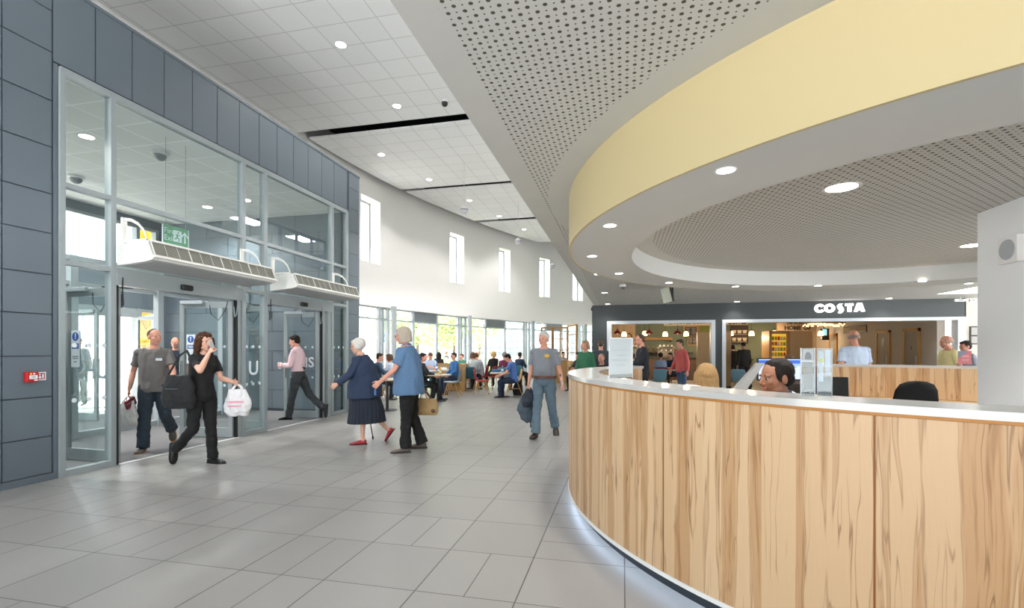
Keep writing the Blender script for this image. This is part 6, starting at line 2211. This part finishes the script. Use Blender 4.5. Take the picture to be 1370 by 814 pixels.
# 3 woman in black on the phone
i = person(dict(loc=floor_at(288, 620), yaw=camdir(.93, -.38), h=1.66, sex='f', bulk=.98, lean=4, head=(-6, 6), skin='fair',
    legs=dict(L=(4, 2, 3, None), R=(-4, 2, 44, -34)), sup='L', arms=dict(R=(62, 12, 128, 30, 62), L=(22, 8, 62, 5, 70)),
    top=T_('blouse', 'blouse_black', '#151516', 'short', w=.014, lo=0), bottom=dict(kind='trousers', mat='trousers_black', col='#121213', w=.012, flare=.052),
    shoes=dict(mat='flat_black', col='#131314', kind='slip'), hair=dict(kind='curly', col='#4a2c1c'),
    label='woman in black with curly brown hair walking and holding a phone to her ear'))
hh = i['R']['hand']
t = thing('mobile_phone', hh + i['R']['fd'] * .02, camdir(1, 0), 'pale mobile phone held to the ear by the woman in black', 'phone')
MB().box((-.035, -.006, -.05), (.035, .006, .085), Matrix.Rotation(.5, 4, 'Y'), .004).build('phone_case', mat('phone_grey', '#c3c2c4', .3), t)
MB().box((-.03, -.0068, -.04), (.03, -.0062, .075), Matrix.Rotation(.5, 4, 'Y')).build('phone_screen', M_BLACK, t)
carrier_bag(grip(i, 'L'), camdir(-.2, 1), 'white plastic carrier bag with pink bands in the left hand of the woman in black', '#dcdadb', '#d98a9c', .34, .30)
def hold_all(p, yaw, label, col, w, h, d, strap):
    t = thing('shoulder_bag', p, yaw, label, 'bag')
    bb = MB()
    bb.tube([(0, 0, h / 2), (0, 0, h * .2), (0, 0, -h * .25), (0, 0, -h / 2)], [(w * .40, d * .3), (w * .47, d * .5), (w * .52, d * .55), (w * .46, d * .45)], 24, True, (Vector((1, 0, 0)), Vector((0, 1, 0))))
    put('bag_body', remesh(bb, .010, 3, .012, (12, 12, 9)), cloth('bag_' + col, col), t)
    MB().tube([(-w * .36, 0, h * .46)] + strap + [(w * .36, 0, h * .46)], [(.016, .004)] * (len(strap) + 2), 8).build('strap', cloth('bag_' + col, col), t)
    MB().box((-w * .2, -d * .53, h * .08), (w * .2, -d * .43, h * .11)).build('zip', mat('zip_grey', '#4d4f52', .4), t)
    return t
sh = i['R']['sh']
pb = i['hip'] + depth_at(685, 0) * 0 + Matrix.Rotation(PHI, 3, 'Z') @ Vector((-.16, -.20, .04))
hold_all(pb, camdir(.2, 1), 'large black shoulder bag on the back of the woman in black', '#1b1c1e', .44, .40, .20, [(.02, -.0, .44), (.10, .02, .50), (.16, .02, .40)])

# 4 man in the pink shirt
i = person(dict(loc=floor_at(383, 562), yaw=camdir(-1, .05), h=1.76, lean=6, head=(8, 12), skin='pink', legs=dict(L=(12, 2, 3, None), R=(-22, 2, 26, -34)), sup='L',
    arms=dict(R=(18, 6, 76, 22, 55), L=(18, 6, 80, 22, 55)), top=T_('shirt', 'shirt_pink', '#e3c3c9', 'long', w=.018, lo=2, collar=1),
    bottom=dict(kind='trousers', mat='trousers_grey', col='#34373a', w=.016), shoes=dict(mat='shoe_black', col='#151517', rough=.25), hair=dict(kind='short', col='#241a15'),
    label='man in a pale pink shirt and dark grey trousers walking left inside the farther doors'))
t = thing('paper_cup', (i['L']['hand'] + i['R']['hand']) / 2 + Vector((0, 0, -.01)), 0, 'white takeaway cup in the hands of the man in the pale pink shirt', 'cup')
MB().lathe([(0, -.05), (.030, -.05), (.042, .07), (0, .07)], seg=18).build('cup_body', M_WHITE, t, .8)
MB().lathe([(.044, .068), (.044, .078), (.03, .088), (0, .088)], seg=18).build('cup_lid', M_STICK, t, .8)

# 5 elderly woman in navy
i = person(dict(loc=floor_at(481, 595), yaw=camdir(-1, -.08), h=1.62, sex='f', bulk=1.34, belly=.05, lean=9, hump=16, head=(4, -2), skin='fair',
    legs=dict(L=(2, 3, 3, None), R=(-12, 3, 30, -12)), sup='L', arms=dict(L=(38, 8, 24, 8, 45), R=(-4, 12, 22, 0, 75)),
    top=T_('cardigan', 'cardigan_navy', '#27354f', 'long', w=.022, lo=0, hem=.18), bottom=dict(kind='skirt', mat='skirt_navy', col='#1d2532', len=.60),
    shoes=dict(mat='court_red', col='#9c1f2c', kind='slip', sole='#3a1216'), hair=dict(kind='bouffant', col='#d9d5cd', brow='#a9a49b'), glasses=1,
    label='elderly white-haired woman in a navy cardigan and pleated skirt walking with a cane'))
hr_ = grip(i, 'R')
t = thing('walking_cane', Vector((hr_.x, hr_.y, 0)), 0, 'thin brown walking cane behind the skirt of the elderly woman in navy', 'walking cane')
ft_ = Matrix.Rotation(PHI, 3, 'Z') @ Vector((.10, .05, 0))
MB().tube([ft_ + Vector((0, 0, .03)), Vector((0, 0, hr_.z))], [.009, .011], 10).build('shaft', mat('cane_brown', '#6f4a2c', .4), t, .8)
MB().tube([Vector((-.05, 0, hr_.z - .02)), Vector((-.03, 0, hr_.z + .01)), Vector((.02, 0, hr_.z + .012)), Vector((.07, 0, hr_.z))], [.012] * 4, 10).build('cane_handle', mat('cane_dark', '#3a2618', .4), t, PI)
MB().tube([ft_, ft_ + Vector((0, 0, .05))], [.016, .012], 10).build('rubber_tip', M_DARK, t, .8)

# 6 woman in the blue polo shirt
i = person(dict(loc=floor_at(538, 606), yaw=camdir(-1, -.05), h=1.77, sex='f', bulk=1.30, belly=.03, lean=5, hump=8, head=(2, 3), skin='pink',
    legs=dict(L=(3, 2, 3, None), R=(-6, 2, 12, None)), sup='L', arms=dict(L=(32, 10, 22, 10, 35), R=(-20, 10, 12, 0, 75)),
    top=T_('polo_shirt', 'polo_blue', '#587799', 'short', w=.024, lo=0, hem=.14, collar=1, sl=.72), bottom=dict(kind='trousers', mat='trousers_black', col='#121213', w=.018, flare=.068),
    shoes=dict(mat='sandal', col='#5b5148', kind='slip', sole='#2a2622'), hair=dict(kind='bob', col='#b5a999', t=.006, brow='#8a7d70'), glasses=1,
    label='tall grey-haired woman in a blue polo shirt walking left with a tan handbag'))
p = grip(i, 'R')
t = thing('handbag', p, camdir(.25, 1), 'tan handbag with brown handles hanging from the woman in the blue polo shirt', 'handbag')
bb = MB()
bb.tube([(0.06, 0, -.10), (.06, 0, -.16), (.06, 0, -.30), (.06, 0, -.345)], [(.15, .045), (.17, .06), (.19, .075), (.17, .06)], 24, True, (Vector((1, 0, 0)), Vector((0, 1, 0))))
put('bag_body', remesh(bb, .008, 3, .008, (10, 10, 10)), mat('bag_tan', '#a98a5c', .7, var=.08), t)
for y in (-.03, .03):
    MB().tube([(-.03, y, -.11), (-.02, y * .7, -.04), (0, 0, .01), (.07, y * .7, -.02), (.14, y, -.11)], [.007] * 5, 8).build('bag_handle', mat('leather_brown', '#5b3a28', .5), t, PI)
MB().ell((.19, -.055, -.28), (.035, .012, .03)).build('brown_tag', mat('leather_brown', '#5b3a28'), t, PI)
t = thing('blue_keyfob', grip(i, 'L') + Vector((0, 0, -.02)), 0, 'small blue key fob in the hand of the woman in blue polo shirt', 'key fob')
MB().box((-.012, -.012, -.09), (.012, .012, -.02), bevel=.004).build('fob', mat('fob_blue', '#3f6fb0', .4), t)
MB().bar((0, 0, -.02), (0, 0, .015), .004, 8).build('key_ring', M_FRAME, t)

# 7 man in the grey T-shirt walking to the viewer
i = person(dict(loc=floor_at(715, 588), yaw=camdir(-.22, -.97), h=1.71, bulk=1.16, belly=.045, lean=1, head=(-16, 3), skin='pink',
    legs=dict(R=(9, 3, 3, None), L=(-10, 4, 22, -20)), sup='R', arms=dict(R=(-4, 9, 10, 0, 70), L=(-2, 15, 16, 6, 35)),
    top=T_('t_shirt', 'tee_midgrey', '#7d8289', 'short', w=.018, lo=2, sl=.72), bottom=dict(kind='trousers', name='jeans', mat='jeans_blue', col='#5b6f7c', w=.016, flare=.062, belt='#5a3524'),
    shoes=dict(mat='shoe_brown', col='#33231c', rough=.35), hair=dict(kind='short', col='#c9c6c0', brow='#9b948b'),
    label='grey-haired man in a grey T-shirt and blue jeans walking towards the viewer'))
l = i['local']
M3 = Matrix((l['R2'], l['F2'], l['U2'])).transposed().to_4x4()
M3.translation = l['chest']
bb = MB()
bb.ell((-.075, .175, .05), (.045, .012, .034))
me = bb.mesh('shirt_logo', PI)
me.transform(M3)
i['fin'](me, 'shirt_logo', mat('logo_gold', '#c9a24a', .6), i['root'])
j = l['J']['L']
bb = MB()
bb.tube([j['wr'] - j['fd'] * .035, j['wr'] - j['fd'] * .012], [(.031, .031)] * 2, 16, True)
i['fin'](bb.mesh('wristwatch', .8), 'wristwatch', mat('watch_steel', '#c0c2c4', .25, .6), i['root'])
bb = MB()
q = j['elb'].lerp(j['wr'], .42)
bb.ell(q + l['F2'] * .040, (.016, .004, .026))
i['fin'](bb.mesh('tattoo', PI), 'tattoo', mat('tattoo_ink', '#574a4c', .7), i['root'])
p = grip(i, 'R')
def jacket(p, yaw, label, col, dims):
    t = thing('jacket', p, yaw, label, 'jacket')
    bb = MB()
    bb.tube([(x, y, z) for x, y, z, a, b_ in dims], [(a, b_) for x, y, z, a, b_ in dims], 20, True, (Vector((1, 0, 0)), Vector((0, 1, 0))))
    put('jacket_body', remesh(bb, .009, 2, .024, (11, 11, 7)), cloth('jacket_' + col, col), t)
    x, y, z, a, b_ = dims[-1]
    MB().tube([(x + a * .6, y, z + .06), (x + a * .8, y, z - .05), (x + a * .4, y, z - .09), (x + a * .2, y, z - .0)], [.010] * 4, 8).build('hanging_strap', cloth('jacket_' + col, col), t)
    return t
jacket(p, camdir(0, 1), 'slate blue coat hanging from the right hand of the walking man in jeans', '#46545e', [(.0, 0, -.02, .05, .05), (-.03, 0, -.18, .11, .07), (-.05, 0, -.34, .14, .08), (-.01, 0, -.47, .11, .06), (.03, 0, -.54, .05, .04)])
jacket(p + Vector((0, 0, .02)), camdir(.1, 1), 'dark navy jacket folded over the coat of the walking man in jeans', '#2a303b', [(.01, -.03, .0, .05, .05), (.0, -.05, -.10, .09, .07), (.0, -.05, -.22, .10, .08), (-.01, -.05, -.30, .07, .05)])

# ------------------------------------------------------------------ people at the desk and by the shop
i = person(dict(loc=depth_at(1066, 3.12), yaw=camdir(-1, -.10), h=1.76, lod=0, seat=.50, bulk=1.1, lean=10, hump=26, head=(0, -12), skin='dark',
    legs=dict(L=(86, 6, 88, 0), R=(86, 6, 88, 0)), arms=dict(R=(30, 10, 70, 25), L=(30, 10, 70, 25)),
    top=T_('shirt', 'shirt_paleblue', '#a9bfdc', 'short', w=.018, lo=0, collar=1), bottom=dict(kind='trousers', mat='trousers_black', col='#121213'), shoes=dict(mat='shoe_black', col='#151517'),
    hair=dict(kind='desk', col='#17120f', t=-.001), label='dark-haired man in a pale blue shirt seated behind the desk in profile'))
office_chair(depth_at(1066, 3.12), camdir(-1, -.10), 'black office chair under the seated man in pale blue behind the desk')
i = person(dict(loc=depth_at(947, 4.2), yaw=camdir(.15, 1), h=1.66, lod=1, seat=.46, sex='f', lean=6, head=(0, 4), skin='fair',
    legs=dict(L=(86, 6, 88, 0), R=(86, 6, 88, 0)), arms=dict(R=(30, 8, 70, 20), L=(30, 8, 70, 20)),
    top=T_('blouse', 'blouse_black', '#151516', 'long', w=.014, lo=0), bottom=dict(kind='trousers', mat='trousers_black', col='#121213'), shoes=dict(mat='flat_black', col='#131314'),
    hair=dict(kind='long', col='#9a7b52', t=.004), label='blonde woman with long straight hair seated behind the desk, seen from the back'))
office_chair(depth_at(947, 4.2), camdir(.15, 1), 'black office chair under the blonde woman behind the desk')

STAND = dict(L=(6, 3, 5, None), R=(-8, 3, 16, None))
SIT = dict(L=(82, 5, 84, 0), R=(84, 8, 90, 0))
def far(x, d, face, shirt, sleeve, hair, label, sit=False, h=1.72, sex='f', skin='pink', pants='#1d2128', arms=None, bulk=1.0, lean=4, head=(0, 8), lod=2, legs=None, shoes='#1d1b1a', shirtname='top', hem=0, seat=.46, **kw):
    p = depth_at(x, d)
    sp = dict(loc=p, yaw=camdir(*face), h=h, sex=sex, bulk=bulk, lean=lean, head=head, skin=skin, lod=lod, legs=legs or (SIT if sit else STAND), sup='L',
              arms=arms or (dict(R=(38, 8, 62, 24), L=(34, 8, 66, 24)) if sit else dict(R=(10, 8, 20, 5), L=(-8, 8, 20, 5))),
              top=T_(shirtname, 'far_' + shirt, shirt, sleeve, w=.02, lo=0, hem=hem) if not hem == 0 else T_(shirtname, 'far_' + shirt, shirt, sleeve, w=.02, lo=0),
              bottom=dict(kind='trousers', mat='far_' + pants, col=pants, w=.016), shoes=dict(mat='far_' + shoes, col=shoes), hair=dict(kind=hair[0], col=hair[1]), label=label)
    if sit:
        sp['seat'] = seat
    sp.update(kw)
    return person(sp)
i = far(855, 10.2, (-1, .1), '#1b2029', 'long', ('cropped', '#5a463a'), 'man in a dark suit walking left past the coffee shop with a white box', h=1.78, sex='m', arms=dict(R=(20, 8, 70, 10), L=(24, 6, 70, 10)), glasses=1, lod=1)
t = thing('takeaway_box', (i['L']['hand'] + i['R']['hand']) / 2 + Vector((0, 0, .03)), .3, 'white box carried by the man in the dark suit', 'box')
MB().box((-.14, -.12, -.01), (.14, .12, .10), bevel=.01).build('box_base', M_WHITE, t)
MB().box((-.15, -.13, .095), (.15, .13, .12), bevel=.008).build('box_lid', M_STICK, t)
far(912, 13.0, (-1, -.3), '#c9605c', 'long', ('short', '#4a4038'), 'man in a coral red shirt with a dark jacket walking left before the coffee shop', h=1.72, sex='m', bulk=1.15, pants='#3d5570', lod=1)
far(1128, 8.3, (.2, 1), '#b6c6dc', 'short', ('fringe', '#8a8078'), 'balding man in a pale blue shirt seen from behind beyond the far counter', h=1.78, sex='m', bulk=1.15, lod=1)
far(1269, 8.9, (-1, .25), '#efe2a6', 'short', ('fringe', '#b9a99a'), 'bald man in a yellow polo shirt beyond the far counter', h=1.71, sex='m', bulk=1.2, lod=1)
far(1296, 9.6, (-1, .1), '#9fa4b2', 'long', ('short', '#2d2824'), 'dark-haired woman in grey partly hidden by the white pier and red notice', h=1.62, lod=1)
far(789, 11.2, (-.4, -.6), '#2f6b4c', 'long', ('bob', '#a08a6e'), 'fair-haired woman in a green top beside the dark pilaster', h=1.66, bulk=1.1, lod=1)
far(797, 13.0, (.2, 1), '#3a3f46', 'long', ('short', '#5a4a3c'), 'person in dark grey just behind the woman in the green top', h=1.70, sex='m')
far(806, 12.0, (-.5, -.7), '#22262a', 'long', ('cropped', '#7d6a5c'), 'balding person seated low between the pilaster and the paper sign', True, h=1.72, sex='m')
cafe_chair(depth_at(806, 12.0), camdir(-.5, -.7), '#5f8592', 'cafe chair under the balding person beside the paper sign')
far(846, 14.5, (.3, 1), '#2f7a55', 'short', ('short', '#2d2420'), 'person in a bright green top behind the man in the dark suit', True, h=1.70, sex='m')
cafe_chair(depth_at(846, 14.5), camdir(.3, 1), '#5f8592', 'cafe chair under the person in the bright green top')
far(989, 17.6, (.1, 1), '#262320', 'long', ('cropped', '#2a211c'), 'man in a dark brown suit seen from behind inside the right shop opening', h=1.72, sex='m', pants='#262320', bulk=1.1, head=(0, 18))
far(976, 21.0, (.4, 1), '#1d1a1a', 'long', ('bob', '#1d1714'), 'person with dark hair in black at the left edge of the right shop opening', h=1.66)
far(1026, 22.2, (-.8, .3), '#231e1e', 'short', ('bob', '#1a1412'), 'barista with dark hair in black left of the display fridge', h=1.62)
far(884, 17.2, (.2, 1), '#9aaecb', 'short', ('short', '#241c18'), 'seated person in a pale blue top inside the left shop opening', True, h=1.70)
cafe_chair(depth_at(884, 17.2), camdir(.2, 1), '#7f2f33', 'cafe chair under the seated person in pale blue inside the left shop opening')
far(898, 18.0, (-.8, -.4), '#2e3f58', 'short', ('short', '#2a211c'), 'seated person in a navy top inside the left shop opening', True, h=1.70, sex='m')
cafe_chair(depth_at(898, 18.0), camdir(-.8, -.4), '#7f2f33', 'cafe chair under the seated person in navy inside the left shop opening')
far(1058, 9.0, (0, 1), '#6b5a50', 'long', ('cropped', '#8a6a58'), 'bald person seated beyond the desk just above the blue screen', True, h=1.74, sex='m', bulk=1.1)
cafe_chair(depth_at(1058, 9.0), camdir(0, 1), '#3d322b', 'cafe chair under the bald person above the blue screen')

# ------------------------------------------------------------------ people in the cafe
def diner(x, d, face, shirt, sleeve, hair, label, chair, lab2, **k):
    i = far(x, d, face, shirt, sleeve, hair, label, True, **k)
    if chair:
        cafe_chair(depth_at(x, d), camdir(*face), chair, lab2)
    return i
diner(505, 14.0, (1, .3), '#2f435a', 'long', ('short', '#33281f'), 'young man in a dark blue hoodie seated between the two elderly women', '#3f7d8c', 'teal cafe chair under the young man in the dark blue hoodie', sex='m')
diner(523, 14.6, (-.9, .1), '#b8c4d6', 'long', ('bob', '#5a4330'), 'woman in pale blue seated facing the young man in the hoodie', '#3f7d8c', 'teal cafe chair under the woman in pale blue', h=1.66)
diner(563, 13.6, (1, 0), '#17181a', 'long', ('short', '#2a221e'), 'person in black with crossed feet seated at the nearest round cafe table', '#3f7d8c', 'teal cafe chair under the person in black at the nearest round table', sex='m', legs=dict(L=(78, 4, 60, 0), R=(76, 6, 88, 0)), pants='#17181a', arms=dict(R=(40, 8, 40, 20), L=(36, 8, 40, 20)))
diner(576, 17.08, (.1, -1), '#a9bcd8', 'short', ('short', '#5b4030'), 'young man in a pale blue shirt looking down at the booth table', None, '', sex='m', head=(0, 28), arms=dict(R=(34, 8, 86, 40), L=(34, 8, 86, 40)))
diner(587, 19.8, (-.2, 1), '#1d1a1c', 'long', ('long', '#1a1412'), 'dark-haired person in black seated behind the booth', '#8e2f35', 'red cafe chair under the dark-haired person behind the booth')
diner(608.5, 15.9, (-.8, -.6), '#2f659c', 'long', ('short', '#2a211b'), 'man in sunglasses and a bright blue jacket seated by the booth end', None, '', sex='m', pants='#1f2a40', glasses='sun', head=(6, 2), arms=dict(R=(12, 8, 60, 30), L=(20, 8, 50, 30)))
diner(618.5, 19.5, (-.5, -1), '#3f7f6a', 'long', ('short', '#6a4a34'), 'child in green seated behind the man in sunglasses', '#8e2f35', 'red cafe chair under the child in green', h=1.58)
diner(632, 17.3, (.25, 1), '#b9c2c4', 'long', ('bob', '#5a3c28'), 'brown-haired woman in a pale grey top seen from behind on a teal chair', '#2f6678', 'dark teal cafe chair under the brown-haired woman, beside the booth end')
diner(643, 17.8, (-1, .2), '#9fa5ad', 'long', ('short', '#4d3e30'), 'man in a light grey sweater leaning left over a table', '#a8343c', 'red cafe chair under the man in the light grey sweater', sex='m', lean=20, bulk=1.15, head=(0, 14), pants='#aab0b4')
diner(638, 20.2, (.2, -1), '#d6d4d2', 'long', ('cropped', '#a58a78'), 'bald man in white seated behind the man in the light grey sweater', '#8e2f35', 'red cafe chair under the bald man in white', sex='m')
cafe_table(depth_at(634, 18.8), 'cafe table between the man in the light grey sweater and the bald man', .38, True, camdir(0, 1))
diner(661, 18.2, (-.5, .9), '#1c1c1f', 'long', ('bob', '#c9a66a'), 'blonde woman in a black jacket seated with her back turned', '#8e2f35', 'red cafe chair under the blonde woman in the black jacket', seat=.50)
diner(675, 17.0, (.15, 1), '#6a2245', 'long', ('bouffant', '#8f8d8c'), 'grey-haired woman in a magenta top seen from behind', '#6b7684', 'grey cafe chair under the grey-haired woman in magenta', bulk=1.1)
diner(687.5, 14.7, (-1, .1), '#4a6fae', 'short', ('short', '#1d1512'), 'dark-haired man in a blue tunic eating at the square table', None, '', sex='m', lean=16, head=(0, 26), pants='#1b2740', shoes='#191818', arms=dict(R=(44, 8, 44, 18), L=(44, 8, 40, 18)), bulk=1.05, lod=1)
diner(695, 19.0, (.4, 1), '#27334f', 'long', ('short', '#3a342f'), 'person in a navy jacket seated behind the man in the blue tunic', '#3f7d8c', 'teal cafe chair under the person in the navy jacket')
diner(753, 22.5, (.3, -1), '#c4c8d0', 'short', ('short', '#231b18'), 'woman in white behind the glazed oak screen', '#8e2f35', 'red cafe chair under the woman in white behind the oak screen')
diner(747, 24.5, (.3, 1), '#b7b7ba', 'long', ('bouffant', '#b9b6b0'), 'white-haired person behind the glazed oak screen', '#8e2f35', 'red cafe chair under the white-haired person behind the oak screen')
diner(775, 17.2, (-.6, -.5), '#2b2f36', 'long', ('short', '#1d1816'), 'dark-haired person in charcoal seated right of the oak screen', '#3f7d8c', 'teal cafe chair under the person in charcoal right of the oak screen', sex='m')
t = thing('rucksack', floor_at(693, 529), .4, 'black rucksack on the floor behind the chair of the man in the blue tunic', 'rucksack')
bb = MB()
bb.tube([(0, 0, .0), (0, 0, .1), (0, 0, .3), (0, 0, .42)], [(.14, .09), (.17, .11), (.15, .10), (.08, .06)], 18, True, (Vector((1, 0, 0)), Vector((0, 1, 0))))
put('pack_body', remesh(bb, .012, 2, .012), cloth('rucksack_black', '#17181b'), t)
MB().tube([(-.04, 0, .40), (-.03, 0, .47), (.03, 0, .47), (.04, 0, .40)], [.012] * 4, 8).build('grab_handle', M_BLACK, t)
# outside
i = far(598, 30, (-.6, -.4), '#3d4a66', 'long', ('short', '#3a2d24'), 'person in blue sitting outside beyond the cafe glazing', True, h=1.72)
t = thing('bench', depth_at(598, 30), camdir(-.6, -.4), 'bench outside under the seated person in blue', 'bench')
MB().box((-.7, -.25, .40), (.7, .2, .46)).build('seat_board', M_OAK, t)
for x in (-.6, .6):
    MB().box((x - .04, -.2, 0), (x + .04, .15, .40)).build('leg', M_FRAME, t)
far(112, 12.6, (.3, -1), '#14171c', 'long', ('short', '#2a2623'), 'dark figure in a jacket outside, seen through the left-hand door glass', h=1.76, sex='m', pants='#101216')
far(94, 14.5, (.5, -1), '#1e2126', 'long', ('short', '#2a2623'), 'second dark figure farther outside, at the edge of the left-hand door glass', h=1.66, pants='#101216')
